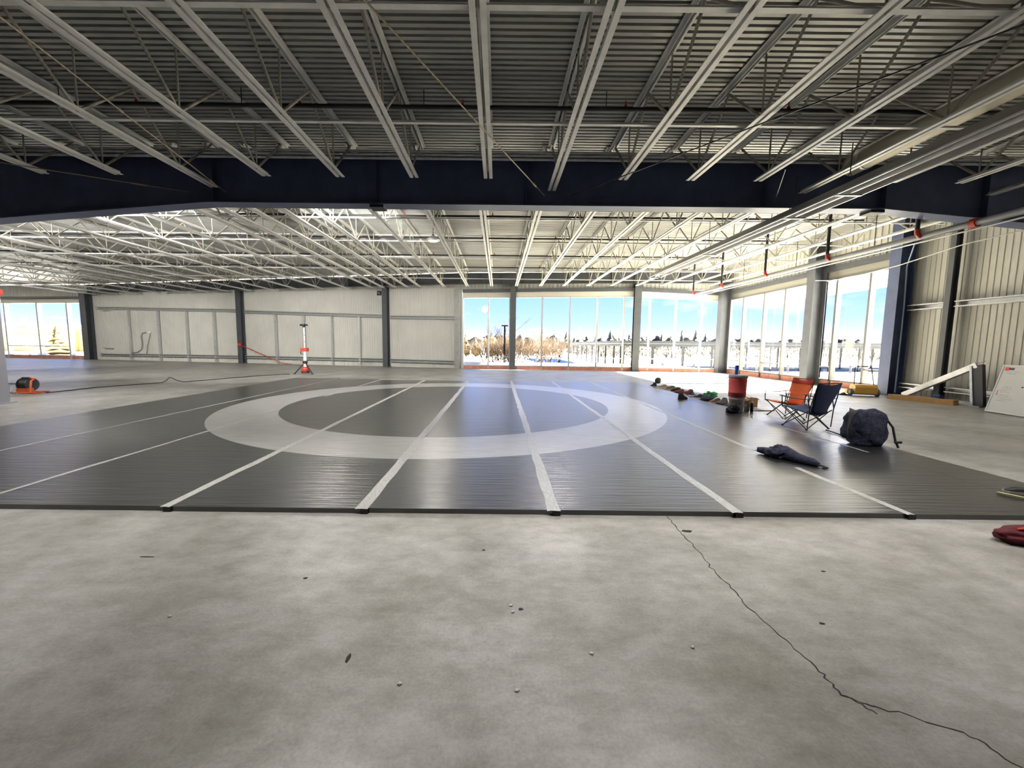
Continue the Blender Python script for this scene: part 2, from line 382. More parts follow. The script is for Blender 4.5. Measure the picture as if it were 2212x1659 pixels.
# glazed stretches
NWIN = [0]
def window(P, Q, ts, ztop0, ztop1, rails, mw=0.10, md=0.14, zsill=0.2, alu=M_ALU, rail_z=0.78):
    """ts: mullion fractions incl. both ends; rails: indices of panes with a low transom"""
    NWIN[0] += 1
    root = thing('window_%d' % NWIN[0], None, None, (*((P + Q) / 2), 0)); root['kind'] = 'structure'
    zt = lambda t: ztop0 + (ztop1 - ztop0) * t
    n = nrm(P, Q); up = (n.x, n.y, 0)
    at = lambda t, z, o=0.0: Vector((*(seg(P, Q, t) + n * o), z))
    MB().bar(at(0, zsill / 2, -0.02), at(1, zsill / 2, -0.02), 0.14, zsill).build('base_board', M_PINK, root)
    MB().bar(at(0, zsill + 0.03), at(1, zsill + 0.03), md, 0.06).build('sill', alu, root)
    MB().bar(at(0, zt(0) + 0.03), at(1, zt(1) + 0.03), md, 0.06).build('top_rail', alu, root)
    # cream fascia board above the glass, then the grey steel lintel
    hb = MB(); hb._add([at(0, zt(0) + .06, .05), at(1, zt(1) + .06, .05), at(1, zt(1) + .36, .05), at(0, zt(0) + .36, .05), at(0, zt(0) + .06, -.1), at(1, zt(1) + .06, -.1), at(1, zt(1) + .36, -.1), at(0, zt(0) + .36, -.1)],
                       [(0, 1, 2, 3), (7, 6, 5, 4), (0, 4, 5, 1), (3, 2, 6, 7), (0, 3, 7, 4), (1, 5, 6, 2)]); hb.build('fascia_board', M_FASCIA if alu is M_SIDE else M_CREAM, root)
    MB().bar(at(0, zt(0) + .45, .1), at(1, zt(1) + .45, .1), 0.2, 0.2).build('lintel', M_STEEL, root)
    for i, t in enumerate(ts):
        MB().bar(at(t, 0.0), at(t, zt(t) + .03), mw, md, up).build('mullion', alu, root)
    for i in range(len(ts) - 1):
        a, b = ts[i], ts[i + 1]
        MB()._add([at(a, zsill + .05, -.03), at(b, zsill + .05, -.03), at(b, zt(b), -.03), at(a, zt(a), -.03)], [(0, 1, 2, 3)]).build('pane', M_GLASS, root)
        if i in rails: MB().bar(at(a, rail_z), at(b, rail_z), md * 0.8, 0.055).build('transom', alu, root)
    return root
L_DG = lambda t: seg(PD, PG, t)
window(L_DG(0.004), L_DG(0.19), [0, 0.546, 1], 4.52, 4.55, {1})
window(L_DG(0.19), L_DG(0.668), [0, 0.26, 0.481, 0.699, 0.907, 1], 4.55, 4.6, {1, 3})
window(L_DG(0.668), L_DG(0.985), [0, 0.158, 0.459, 0.757, 1], 4.6, 4.32, {1, 3})
SS = lambda y: Vector((XR, y))
def yfr(a, b, ys): return [(a - y) / (a - b) for y in ys]
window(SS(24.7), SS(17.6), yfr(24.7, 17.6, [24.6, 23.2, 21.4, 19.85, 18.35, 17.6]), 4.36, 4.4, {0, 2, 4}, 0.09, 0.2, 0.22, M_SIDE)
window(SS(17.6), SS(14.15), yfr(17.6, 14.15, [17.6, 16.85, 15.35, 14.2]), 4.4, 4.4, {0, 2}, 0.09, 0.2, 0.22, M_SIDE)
window(PL, PA, [0, .2, .37, 0.505, 0.70, 0.875, 0.999], 4.6, 4.6, {1, 3, 4}, 0.14, 0.3, 0.24, M_ALU, 1.05)

# ------------------------------------------------------------------ columns (rolled I sections)
def isect(d, b, tf=0.025, tw=0.016):
    h = d / 2; w = b / 2
    return [(-w, -h), (w, -h), (w, -h + tf), (tw / 2, -h + tf), (tw / 2, h - tf), (w, h - tf), (w, h), (-w, h), (-w, h - tf), (-tw / 2, h - tf), (-tw / 2, -h + tf), (-w, -h + tf)]
def column(x, y, ang, d, b, z1, label, paint=None):
    paint = paint or M_STEEL
    t = thing('steel_column', label, 'column', (x, y, 0), 0, 'steel wall columns', 'thing')
    a = Vector((math.cos(ang), math.sin(ang), 0))
    MB().prof(isect(d, b), (x, y, 0.02), (x, y, z1), (a.x, a.y, 0)).build('shaft', paint, t)
    MB().box((x, y, 0.012), (d * 1.25, b * 1.35, 0.024), rz_of(ang)).build('base_plate', paint, t)
    MB().box((x, y, z1 + 0.01), (d * 1.1, b * 1.2, 0.02), rz_of(ang)).build('cap_plate', paint, t)
    return t
def on_wall(P, Q, t, off): p = seg(P, Q, t) + nrm(P, Q) * off; return p.x, p.y
angL = math.atan2(*(nrm(PA, PD).yx)); angR = math.atan2(*(nrm(PD, PG).yx))
column(*on_wall(PA, PD, 0.004, 0.35), angL, 0.5, 0.62, 5.36, 'grey steel corner column where the ribbed far wall meets the wing of windows')
column(*on_wall(PA, PD, 0.4698, 0.25), angL, 0.35, 0.40, 5.3, 'dark steel column in the ribbed far wall with a red strap tied to it')
column(*on_wall(PA, PD, 0.8356, 0.25), angL, 0.35, 0.36, 5.3, 'dark steel column in the ribbed far wall beside the small black sign')
column(*on_wall(PD, PG, 0.2026, 0.25), angR, 0.35, 0.34, 5.3, 'dark grey steel column between the bare bush and the lamp post outside')
column(*on_wall(PD, PG, 0.668, 0.25), angR, 0.40, 0.40, 5.3, 'grey steel column in the far glazing at the edge of the sunlit floor')
column(13.5, 24.5, 0, 0.55, 0.45, 5.36, 'grey steel corner column where the far glazing meets the side glazing')
column(13.55, 17.55, 0, 0.55, 0.42, 5.95, 'grey steel column in the middle of the side windows')
column(13.6, 13.95, 0, 0.5, 0.4, 5.95, 'dark blue steel column where the side windows end at the ribbed wall', M_NAVY)
column(13.70, 12.45, 0, 0.2, 0.16, 6.05, 'slim grey steel post on the ribbed side wall above the leaning metal frame')
column(-12.55, 9.75, 0, 0.5, 0.6, 4.22, 'pale grey steel column at the picture edge behind the orange cord reel', mat('pale_grey_paint', (0.34, 0.34, 0.37), 0.5))

# ------------------------------------------------------------------ girts and studs on the far wall and side wall
def rail(name, p0, p1, h, d, m_, parent): return MB().prof([(-d / 2, -h / 2), (d / 2, -h / 2), (d / 2, -h / 2 + .03), (-d / 2 + .02, -h / 2 + .03), (-d / 2 + .02, h / 2 - .03), (d / 2, h / 2 - .03), (d / 2, h / 2), (-d / 2, h / 2)], p0, p1).build(name, m_, parent)
wp = lambda t, z, o=0.16: Vector((*(seg(PA, PD, t) + nrm(PA, PD) * o), z))
rail('girt', wp(0.03, 4.19), wp(0.462, 3.86), 0.2, 0.2, M_GIRT, wl); rail('girt', wp(0.478, 3.78), wp(0.828, 3.4), 0.2, 0.2, M_GIRT, wl); rail('girt', wp(0.843, 3.33), wp(0.998, 3.26), 0.2, 0.2, M_GIRT, wl)
rail('girt', wp(0.03, 0.42), wp(0.462, 0.45), 0.2, 0.2, M_GIRT, wl); rail('girt', wp(0.478, 0.46), wp(0.828, 0.44), 0.2, 0.2, M_GIRT, wl); rail('girt', wp(0.843, 0.43), wp(0.998, 0.39), 0.2, 0.2, M_GIRT, wl)
zg = lambda t: 4.19 + (3.86 - 4.19) * (t - .03) / .43 if t < .47 else 3.78 + (3.4 - 3.78) * (t - .478) / .35
for t in (0.1327, 0.2256, 0.3119, 0.3923, 0.5618, 0.6345, 0.7046, 0.7724):
    MB().bar(wp(t, 0.0), wp(t, zg(t) - .1), 0.10, 0.16, (*nrm(PA, PD), 0)).build('stud', M_GALV, wl)
MB().bar(wp(0.992, 0, .12), wp(0.992, 5.1, .12), 0.34, 0.22, (*nrm(PA, PD), 0)).build('door_post', M_GIRT, wl)
for a, b, z in ((0.035, 0.14, 0.50), (0.045, 0.08, 0.97), (0.045, 0.075, 4.0)):
    MB().bar(wp(a, z, .3), wp(b, z, .3), .06, .05).build('offcut_rail', M_GALV, wl)
wr = bpy.data.objects['wall_right']
for z, h, lab in ((2.95, 0.18, 'upper'), (0.36, 0.16, 'lower')):
    for ya, yb, w_ in ((13.7, 12.6, 'short piece beside the dark blue column'), (12.3, -6.5, 'long piece beyond the slim post')):
        gt = thing('wall_rail', '%s galvanised rail on the ribbed side wall, %s' % (lab, w_), 'rail', (13.78, (ya + yb) / 2, z), 0, 'rails on the side wall')
        rail('channel', (13.78, ya, z), (13.78, yb, z), h, 0.22, M_GALV, gt)
# electric box with cables on the far wall
eb = thing('junction_box', 'small white junction box with a looping cable on the ribbed far wall', 'electrical box', wp(0.1923, 2.2, .1))
MB().box(wp(0.1923, 2.25, .1), (0.34, 0.12, 0.16), rz_of(math.atan2((PD - PA).y, (PD - PA).x))).build('box', M_WHITE, eb)
MB().tube([wp(0.185, 2.25, .08), wp(0.172, 2.2, .12), wp(0.166, 1.9, .12), wp(0.168, 1.4, .12), wp(0.165, 0.9, .12), wp(0.15, 0.65, .12), wp(0.135, 0.6, .12)], 0.03, 6).build('cable', M_GREYPIPE, eb)
MB().tube([wp(0.196, 2.2, .08), wp(0.193, 1.8, .12), wp(0.185, 1.2, .12), wp(0.18, 0.55, .12)], 0.025, 6).build('cable', M_GREYPIPE, eb)
# small black sign next to the column
sg = thing('exit_speaker_sign', 'small square black sign high on the ribbed far wall beside a column', 'sign', wp(0.8179, 4.78, .1))
MB().box(wp(0.8179, 4.95, .06), (0.3, 0.06, 0.3), rz_of(math.atan2((PD - PA).y, (PD - PA).x))).build('plate', M_BLACK, sg)
for a, b in (((-.004, .07), (.002, -.02)), ((.002, .06), (-.003, 0.0)), ((-.003, -.04), (.003, -.08))):
    MB().bar(wp(0.8179 + a[0], 4.95 + a[1], .095), wp(0.8179 + b[0], 4.95 + b[1], .095), .02, .012).build('mark', M_WHITE, sg)
sg.name = 'wall_sign'
# ================================================================== main beam
YB, ZB0, ZB1 = 9.78, 4.80, 5.86
bm_ = thing('main_beam', 'deep dark blue steel beam crossing the whole hall below the roof', 'beam', (0, YB, ZB0), 0, None, 'thing')
KL, KR = -6.75, 8.85
def zbot(x): return ZB0 if KL <= x <= KR else (ZB0 - (KL - x) * 0.085 if x < KL else ZB0 - (x - KR) * 0.085)
xs = [-12.9, KL, KR, 13.9]
web = MB()
for a, b in zip(xs, xs[1:]):
    web._add([(a, YB - .008, zbot(a)), (b, YB - .008, zbot(b)), (b, YB - .008, ZB1), (a, YB - .008, ZB1), (a, YB + .008, zbot(a)), (b, YB + .008, zbot(b)), (b, YB + .008, ZB1), (a, YB + .008, ZB1)], [(0, 1, 2, 3), (7, 6, 5, 4), (0, 4, 5, 1), (3, 2, 6, 7), (0, 3, 7, 4), (1, 5, 6, 2)])
web.build('web', M_NAVY, bm_)
fl = MB()
for a, b in zip(xs, xs[1:]): fl.bar((a, YB, zbot(a) - .012), (b, YB, zbot(b) - .012), 0.38, 0.025)
fl.build('bottom_flange', M_NAVY, bm_)
MB().bar((-12.9, YB, ZB1), (13.9, YB, ZB1), 0.34, 0.03).build('top_flange', M_NAVY, bm_)
for x in (-6.6, -2.85, 0.6, 6.1, 8.85, 11.2):
    for s_ in (-1, 1): MB().box((x, YB + s_ * 0.085, (zbot(x) + ZB1) / 2), (0.014, 0.155, ZB1 - zbot(x) - .03)).build('stiffener', M_NAVY, bm_)
for x in (-2.85, 8.7): MB().box((x, YB, ZB0 - .05), (0.32, 0.3, 0.07)).build('splice_plate', M_BLACK, bm_)
# second frame line where the far bay meets the wall: edge beam along the far wall
for P, Q, t0, t1, lab in ((PA, PD, 0.01, 1.0, 'grey steel edge beam on top of the ribbed far wall'), (PD, PG, 0.0, 0.98, 'grey steel edge beam above the far windows')):
    e = thing('edge_beam', lab, 'beam', (*seg(P, Q, .5), 5.4), 0, 'edge beams on the far wall', 'thing')
    n = nrm(P, Q); q = lambda t, z, o=.3: Vector((*(seg(P, Q, t) + n * o), z))
    MB().bar(q(t0, 5.72), q(t1, 5.72), 0.016, 0.62).build('web', M_STEEL, e)
    MB().bar(q(t0, 5.40), q(t1, 5.40), 0.26, 0.024).build('bottom_flange', M_STEEL, e); MB().bar(q(t0, 6.03), q(t1, 6.03), 0.26, 0.024).build('top_flange', M_STEEL, e)
    for k in range(1, 12):
        t = t0 + (t1 - t0) * k / 12; MB().bar(q(t, 5.42, .36), q(t, 6.02, .36), 0.016, 0.1, (n.x, n.y, 0)).build('stiffener', M_STEEL, e)

# ================================================================== roof joists
NODE = 2.0
ZBN, ZBF, ZT = 5.10, 5.20, 6.08
def angle_pair(x, y0, y1, z, flip, parent, name, m_, leg=0.07, gap=0.045, th=0.010):
    s_ = -1 if flip else 1
    mb = MB()
    for sd in (-1, 1):
        a = sd * gap / 2; poly = [(a, 0), (a + sd * leg, 0), (a + sd * leg, s_ * th), (a + sd * th, s_ * th), (a + sd * th, s_ * leg), (a, s_ * leg)]
        if sd * s_ < 0: poly = poly[::-1]
        mb.prof(poly, (x, y0, z), (x, y1, z))
    return mb.build(name, m_, parent)
def web_meshes(zb, r, tagname):
    H = ZT - zb - 0.04
    up = MB().tube([(0, 0, 0.02), (0, NODE / 2, H)], r, 6).mesh('web_bar_rise_' + tagname, M_WEB)
    dn = MB().tube([(0, 0, 0.02), (0, -NODE / 2, H)], r, 6).mesh('web_bar_fall_' + tagname, M_WEB)
    vt = MB().tube([(0, 0, 0.02), (0, 0, H)], r * 0.62, 6).mesh('web_bar_upright_' + tagname, M_WEB)
    return up, dn, vt
WN, WF = web_meshes(ZBN, 0.024, 'near'), web_meshes(ZBF, 0.024, 'far')
def joist(x, ytop0, ytop1, ybot0, ybot1, zb, meshes, yn0, label, group, web_from=-99.0):
    t = thing('roof_joist', label, 'joist', (x, (ytop0 + ytop1) / 2, zb), 0, group)
    angle_pair(x, ybot0, ybot1, zb, False, t, 'bottom_chord', M_JOIST)
    angle_pair(x, ytop0, ytop1, ZT + 0.06, True, t, 'top_chord', M_JOIST, 0.065)
    o = org(t); y = yn0
    while y <= ybot1 + 0.05:
        if y > ybot0 - 0.05 and y > web_from:
            for k, me in enumerate(meshes):
                yy = y + (NODE / 2 if k == 0 else -NODE / 2 if k == 1 else 0)
                if ytop0 <= yy <= ytop1: inst('web_bar', me, t, Vector((x, y, zb)) - o)
        y += NODE
    return t
XN = [-.26 + 1.57 * k if k < 0 else -.26 + 1.43 * k for k in range(-8, 10)]
for i, x in enumerate(XN):
    k = i - 8
    ext = k in (-4, 1, 5, 8)
    where = 'straight over the middle of the mat' if k == 0 else ('%s %s of the middle one' % (ORD[abs(k)], 'left' if k < 0 else 'right'))
    joist(x, -6.5, 9.85, -6.2, 9.60 if ext else 8.95, ZBN, WN, -5.4, 'near roof joist before the dark beam, ' + where, 'roof joists on the near side of the beam', 1.5)
def ywall(x):
    P, Q = (PA, PD) if x < PD.x else (PD, PG)
    return P.y + (Q.y - P.y) * (x - P.x) / (Q.x - P.x)
XF = [-32.3, -30.2, -28.07, -25.8, -23.6, -21.5, -19.75, -17.8, -15.9, -13.9, -12.0, -10.2, -8.4, -7.6, -6.8, -5.95, -5.1, -3.5, -2.0, -.48, 1.05, 2.53, 3.95, 5.4, 6.8, 8.3, 9.75, 11.2, 12.55]
i0 = XF.index(-.48)
for i, x in enumerate(XF):
    k = i - i0; yw = ywall(x)
    where = 'in line with the middle of the mat' if k == 0 else ('%s %s of the middle one' % (ORD[abs(k)], 'left' if k < 0 else 'right'))
    joist(x, 9.75, yw - 0.2, 10.35, yw - 0.55, ZBF, WF, 10.75, 'roof joist beyond the dark beam, ' + where, 'roof joists beyond the beam')

# bridging angles that tie the joists together
def lshape(p0, p1, leg, m_, parent=None, name='bridging_angle', label=None):
    poly = [(0, 0), (leg, 0), (leg, .006), (.006, .006), (.006, leg), (0, leg)]
    o = MB().prof(poly, p0, p1).build(name, m_, parent)
    if label: tag(o, label, 'bridging', 'bridging angles across the joists')
    return o
for y, z, leg, x0, x1, lab in ((4.72, ZBN + .08, .075, -10.5, 13.2, 'long steel angle across the near joists at the top edge of the view'), (7.0, ZBN + .08, .06, -12.5, 13.2, 'long steel angle across the near joists just before the dark beam'),
                        (12.4, ZBF + .08, .045, -32.5, 13.2, 'thin bridging angle across the far joists, nearest to the dark beam'), (15.1, ZBF + .08, .045, -32.5, 13.2, 'thin bridging angle across the far joists, second beyond the dark beam'),
                        (17.8, ZBF + .08, .045, -32.5, 13.2, 'thin bridging angle across the far joists, third beyond the dark beam'), (20.6, ZBF + .08, .045, -32.5, 13.2, 'thin bridging angle across the far joists, fourth beyond the dark beam'),
                        (23.4, ZBF + .08, .045, -32.5, 13.2, 'thin bridging angle across the far joists, closest to the windows'),
                        (13.6, ZT - .1, .045, -32.5, 13.2, 'thin upper bridging angle under the deck, nearest to the dark beam'), (17.0, ZT - .1, .045, -32.5, 13.2, 'thin upper bridging angle under the deck in mid hall'), (21.5, ZT - .1, .045, -32.5, 13.2, 'thin upper bridging angle under the deck nearest the windows')):
    lshape((x0, y, z), (x1, y, z), leg, M_JOIST, None, 'bridging_angle', lab)

# sprinkler branch lines across the hall
M_SPR = mat('sprinkler_brass_red', (0.42, 0.05, 0.03), 0.4, 0.2)
for i, (y, z, x0, x1) in enumerate(((7.75, 5.86, -12.0, 13.4), (14.0, 5.86, -31, 12.2), (16.8, 5.86, -31, 11.5), (20.0, 5.86, -31, 10.8), (23.0, 5.86, -31, 10.5))):
    t = thing('sprinkler_pipe', 'black sprinkler pipe under the deck, ' + ('in front of the dark beam' if i == 0 else '%s one beyond the dark beam' % ORD[i]), 'pipe', ((x0 + x1) / 2, y, z), 0, 'black sprinkler branch pipes')
    pp = MB().tube([(x0, y, z), (x1, y, z)], 0.032 if i else 0.036, 8).build('pipe', M_BLACKPIPE, t)
    for x in [-12.5 + 2.95 * k for k in range(9)]:
        if x0 < x < x1: MB().lathe([(0.018, 0), (0.03, .03), (.03, .08), (0.012, .1), (0.012, .16)], (x + .45 * (i % 2), y, z - .02), 8).build('sprinkler_head', M_SPR, pp)
    for x in [x0 + .7 + 3.3 * k for k in range(int((x1 - x0) / 3.3))]:
        MB().tube([(x, y, z), (x, y, ZR)], 0.008, 5).build('hanger_rod', M_BLACKPIPE, t)

# conduits clipped along the beam
for i, (dz, dy) in enumerate(((0, 0), (0.08, 0.01), (0.155, 0.02))):
    tag(MB().tube([(-12.2, 9.42 + dy, 5.70 + dz), (13.3, 9.42 + dy, 5.70 + dz)], 0.032, 8).build('conduit', M_GALV), ('lowest', 'middle', 'topmost')[i] + ' of the grey conduits clipped along the dark beam', 'conduit', 'conduits along the beam')

# tension rods
M_ROD = mat('rod_tan', (0.32, 0.27, 0.18), 0.5, 0.3)
def rod(p0, p1, label, m_=M_ROD):
    t = thing('tension_rod', label, 'rod', p0, 0, 'diagonal roof tension rods')
    p0, p1 = Vector(p0), Vector(p1); MB().tube([p0, p1], 0.011, 6).build('bar', m_, t)
    a = p0 + (p1 - p0) * 0.07; b = p0 + (p1 - p0) * 0.095; MB().tube([a, b], 0.024, 6).build('turnbuckle', m_, t)
    a = p0 + (p1 - p0) * 0.42; b = p0 + (p1 - p0) * 0.43; MB().tube([a, b], 0.02, 6).build('coupler', m_, t)
rod((1.02, 9.7, 5.03), (-2.5, 2.0, 5.05), 'thin tan tension rod slanting up to the left from the beam middle')
rod((1.62, 9.7, 5.03), (7.6, 2.0, 5.05), 'thin dark tension rod from the beam middle slanting up to the right', M_DARKMETAL)
rod((-6.35, 9.7, 5.03), (-4.9, 2.0, 5.06), 'steep thin tan tension rod rising from the left bend of the beam')
rod((-7.2, 9.7, 5.03), (-16.5, 4.5, 5.05), 'shallow thin tan tension rod running left from the left bend of the beam')
rod((6.35, 9.7, 4.95), (5.6, 8.3, 5.08), 'short thin brace from the right end of a joist down to the beam', M_DARKMETAL)

# radiant tube heater hung below the joists
ht = thing('tube_heater', 'long grey radiant tube heater hanging on chains in front of the beam', 'heater', (6.05, 9.5, 4.2))
HZ = 4.30
hood = [(-.20, -.05), (-.13, .11), (.13, .11), (.20, -.05), (.185, -.05), (.118, .095), (-.118, .095), (-.185, -.05)]
MB().prof(hood, (6.05, 2.0, HZ), (6.05, 16.0, HZ)).build('hood', mat('heater_hood', (0.30, 0.28, 0.26), 0.4, 0.4), ht)
MB().tube([(6.05, 2.0, HZ), (6.05, 16.05, HZ)], 0.05, 10).build('burner_tube', M_GALV, ht)
MB().prof([(-.012, -.012), (.012, -.012), (.012, .012), (-.012, .012)], (5.83, 2.0, HZ - .05), (5.83, 16.0, HZ - .05)).build('lip', M_GALV, ht)
MB().prof([(-.012, -.012), (.012, -.012), (.012, .012), (-.012, .012)], (6.27, 2.0, HZ - .05), (6.27, 16.0, HZ - .05)).build('lip', M_GALV, ht)
MB().box((6.05, 16.1, HZ + .03), (0.3, 0.16, 0.2)).build('end_cap', M_GALV, ht)
for y in (3.6, 7.3, 8.6, 12.0, 15.2):
    for sx in (-.12, .12): MB().tube([(6.05 + sx, y, HZ + .09), (6.05, y, HZ + .32)], 0.006, 5).build('sling', M_DARKMETAL, ht)
    MB().tube([(6.05, y, HZ + .32), (6.05, y, 5.1 if y < 9.7 else 5.2)], 0.008, 5).build('chain', M_DARKMETAL, ht)
    MB().box((6.05, y, HZ - .06), (0.46, 0.05, 0.02)).build('bracket', M_GALV, ht)

# fire main with red elbows and drops
fm = thing('fire_main', 'long grey sprinkler main with red elbows below the side wall eaves', 'pipe', (10.2, 13, 4.2))
MB().tube([(10.2, 21.3, 4.3), (10.2, 4.0, 4.3)], 0.075, 12).build('main_pipe', M_GREYPIPE, fm)
MB().tube([(10.2, 21.3, 4.17), (10.2, 4.0, 4.17)], 0.02, 8).build('thin_pipe', M_GALV, fm)
for y in (10.03, 12.7, 15.6, 18.6, 21.25):
    MB().tube([(10.05, y, 5.9), (10.05, y, 4.42), ], 0.045, 8).build('drop', M_BLACKPIPE, fm)
    MB().tube([(10.05, y, 4.46), (10.06, y, 4.36), (10.12, y, 4.3), (10.2, y, 4.29)], 0.052, 10).build('elbow', M_RED, fm)
MB().tube([(10.2, 8.9, 4.3), (10.2, 9.02, 4.3)], 0.1, 12).build('coupling', M_RED, fm)
for y in (7.3, 11.3, 14.2, 17.2): MB().tube([(10.2, y, 4.36), (10.2, y, 5.2)], 0.009, 5).build('hanger_rod', M_DARKMETAL, fm)
# white data cable along the side wall
tag(MB().tube([(10.9, 4.0, 4.2), (11.0, 7.5, 4.13), (11.2, 10, 4.12), (11.6, 12, 4.0), (12.2, 14, 4.05), (13.0, 16, 4.2), (13.3, 17.3, 4.4)], 0.014, 6).build('white_cable', M_WHITE), 'thin white cable sagging along the side wall below the fire main', 'cable')
tag(MB().tube([(13.55, 13.68, 0.1), (13.55, 13.68, 3.0), (13.5, 13.68, 4.3), (13.2, 13.2, 4.9)], 0.022, 6).build('blue_conduit', mat('blue_grey_conduit', (0.22, 0.30, 0.40), 0.4, 0.3)), 'thin blue-grey conduit running up the dark blue column', 'conduit')
# round duct near the deck
du = thing('round_duct', 'cream round air duct under the deck above the heater', 'duct', (7.7, 4, 5.38))
MB().tube([(7.7, -2, 5.57), (7.7, 9.3, 5.57)], 0.20, 20).build('duct_pipe', mat('duct_cream', (0.62, 0.57, 0.46), 0.5, 0.2), du)
for y in (5.2, 8.9): MB().tube([(7.7, y, 5.57), (7.7, y + .05, 5.57)], 0.212, 20).build('seam_ring', M_GALV, du)
# high bay lamps: one hangs in view, the rest are unseen, added for brightness
M_GLOW = mat('lamp_glow', (1, .9, .75), 0.5, emit=((1.0, 0.74, 0.42), 2.2))
def high_bay_or_fill(x, y, z, label, watts, col=(1.0, 0.96, 0.91), cone=150):
    lp = thing('high_bay_or_fill_lamp', label, 'lamp', (x, y, z), 0, 'high bay lamps')
    MB().lathe([(0.05, .30), (.09, .26), (.16, .22), (.235, .16), (.24, .12), (.225, .11)], (x, y, z - .02), 24).build('housing', M_GALV, lp)
    MB().lathe([(0.0, .09), (.12, .09), (.222, .125)], (x, y, z - .02), 24).build('diffuser', M_GLOW, lp)
    MB().tube([(x, y, z + .26), (x, y, 6.18)], 0.01, 6).build('cord', M_BLACK, lp)
    MB().tube([(x, y, z + .26), (x, y, z + .32)], 0.035, 8).build('hook', M_DARKMETAL, lp)
    ld = bpy.data.lights.new('high_bay_or_fill_light', 'SPOT'); ld.energy = watts; ld.color = col; ld.spot_size = math.radians(cone); ld.spot_blend = 0.6; ld.shadow_soft_size = 0.2
    lo = bpy.data.objects.new('high_bay_or_fill_light', ld); C.objects.link(lo); lo.parent = lp; lo.location = (0, 0, .04)
high_bay_or_fill(-2.35, 14.6, 5.1, 'round lit warm white lamp hanging below the far joists', 500, cone=165)
FILL_LAMPS = ((-9.4, 3.7, 5.0, 440, 82, 'added fill lamp over the near floor, first from the left'), (-5.7, 3.7, 5.0, 600, 82, 'added fill lamp over the near floor, second from the left'), (-1.9, 3.7, 5.0, 680, 82, 'added fill lamp over the near floor, third from the left'), (1.8, 3.7, 5.0, 680, 82, 'added fill lamp over the near floor, fourth from the left'), (5.5, 3.7, 5.0, 600, 82, 'added fill lamp over the near floor, fifth from the left'),
         (9.6, 3.6, 5.0, 400, 130, 'added fill lamp over the near floor by the side wall'),
         (-11.4, 10.55, 5.16, 900, 140, 'added fill lamp close behind the left end of the dark beam'), (-4.9, 10.55, 5.16, 900, 140, 'added fill lamp close behind the dark beam, left of its middle'), (1.7, 10.55, 5.16, 800, 140, 'added fill lamp close behind the dark beam, right of its middle'), (7.5, 10.55, 5.16, 500, 140, 'added fill lamp close behind the dark beam near the heater'))
for x, y, z, w, cone, lab in FILL_LAMPS: high_bay_or_fill(x, y, z, lab, w, cone=cone)  # unseen lamps put in because daylight alone leaves floor and mat dark
def fill(x, y, z, target, label, watts, cone=84):
    """unseen light added to brighten the hall, tilted towards target"""
    t = thing('fill_lamp', label, 'lamp', (x, y, z), 0, 'flood lights added out of view')
    d = (Vector(target) - Vector((x, y, z))).normalized(); q = d.to_track_quat('-Z', 'Y'); R3 = q.to_matrix()
    P3 = lambda p: R3 @ Vector(p) + Vector((x, y, z))
    MB().box(P3((0, 0, .05)), (.34, .24, .10), R3).build('housing', M_DARKMETAL, t)
    MB().box(P3((0, 0, -.003)), (.30, .20, .006), R3).build('lens', M_GLOW, t)
    MB().tube([(x, y, z + .05), (x, y, 6.18)], .014, 6).build('stem', M_DARKMETAL, t)
    ld = bpy.data.lights.new('fill_light', 'SPOT'); ld.energy = watts; ld.color = (1.0, 0.97, 0.91); ld.spot_size = math.radians(cone); ld.spot_blend = 0.7; ld.shadow_soft_size = 0.3
    lo = bpy.data.objects.new('fill_light', ld); C.objects.link(lo); lo.parent = t; lo.location = d * 0.03; lo.rotation_euler = q.to_euler()
fill(-17.0, 10.5, 5.2, (-21, 31, 1.8), 'flood light added beyond the left end of the dark beam', 4200)  # this group is added out of view to lift far wall and floor
fill(-10.6, 10.5, 5.2, (-13, 29, 1.8), 'flood light added behind the left end of the dark beam', 3800)
fill(-4.4, 10.5, 5.2, (-6, 27.5, 1.8), 'flood light added behind the dark beam, left of its middle', 3000)
fill(-27.0, 14.8, 5.2, (-31, 33, 1.8), 'flood light added in the left wing before the wing windows', 4500)
fill(-22.0, 9.0, 5.2, (-16, 16, 0.0), 'flood light added in the left wing, aimed at the cord reel', 900, 100)
# ================================================================== wrestling mat
wm = thing('wrestling_mat', 'large black wrestling mat with a pale grey ring on the concrete floor', 'mat', (-1.4, 10.3, 0))
MY0, MY1, MT = 3.66, 16.95, 0.048
edges = [-8.9, -6.95, -5.03, -3.12, -1.27, 0.54, 2.26, 3.88, 5.55]
M_MATEDGE = mat('mat_foam_edge', (0.035, 0.034, 0.036), 0.7)
for a, b in zip(edges, edges[1:]):
    y1 = 17.6 if b < -6 else (17.3 if b < -4 else MY1)
    MB().rng((a + .002, MY0 + random.uniform(-.01, .01), 0.001), (b - .002, y1, MT)).build('mat_section', M_MAT, wm)
MB().rng((5.552, MY0, 0.001), (5.9, MY1, MT)).build('mat_section', M_MAT, wm)
MB().rng((5.902, MY0, 0.001), (6.2, 9.9, MT - .004)).build('mat_section', M_MAT, wm)
def tape_mat():
    return mat('seam_tape', (0.55, 0.55, 0.53), 0.32, 0.0, 0.7, 30.0, 0.35, 0.6, 60.0, (6, 0.6, 1))
M_TAPE = tape_mat()
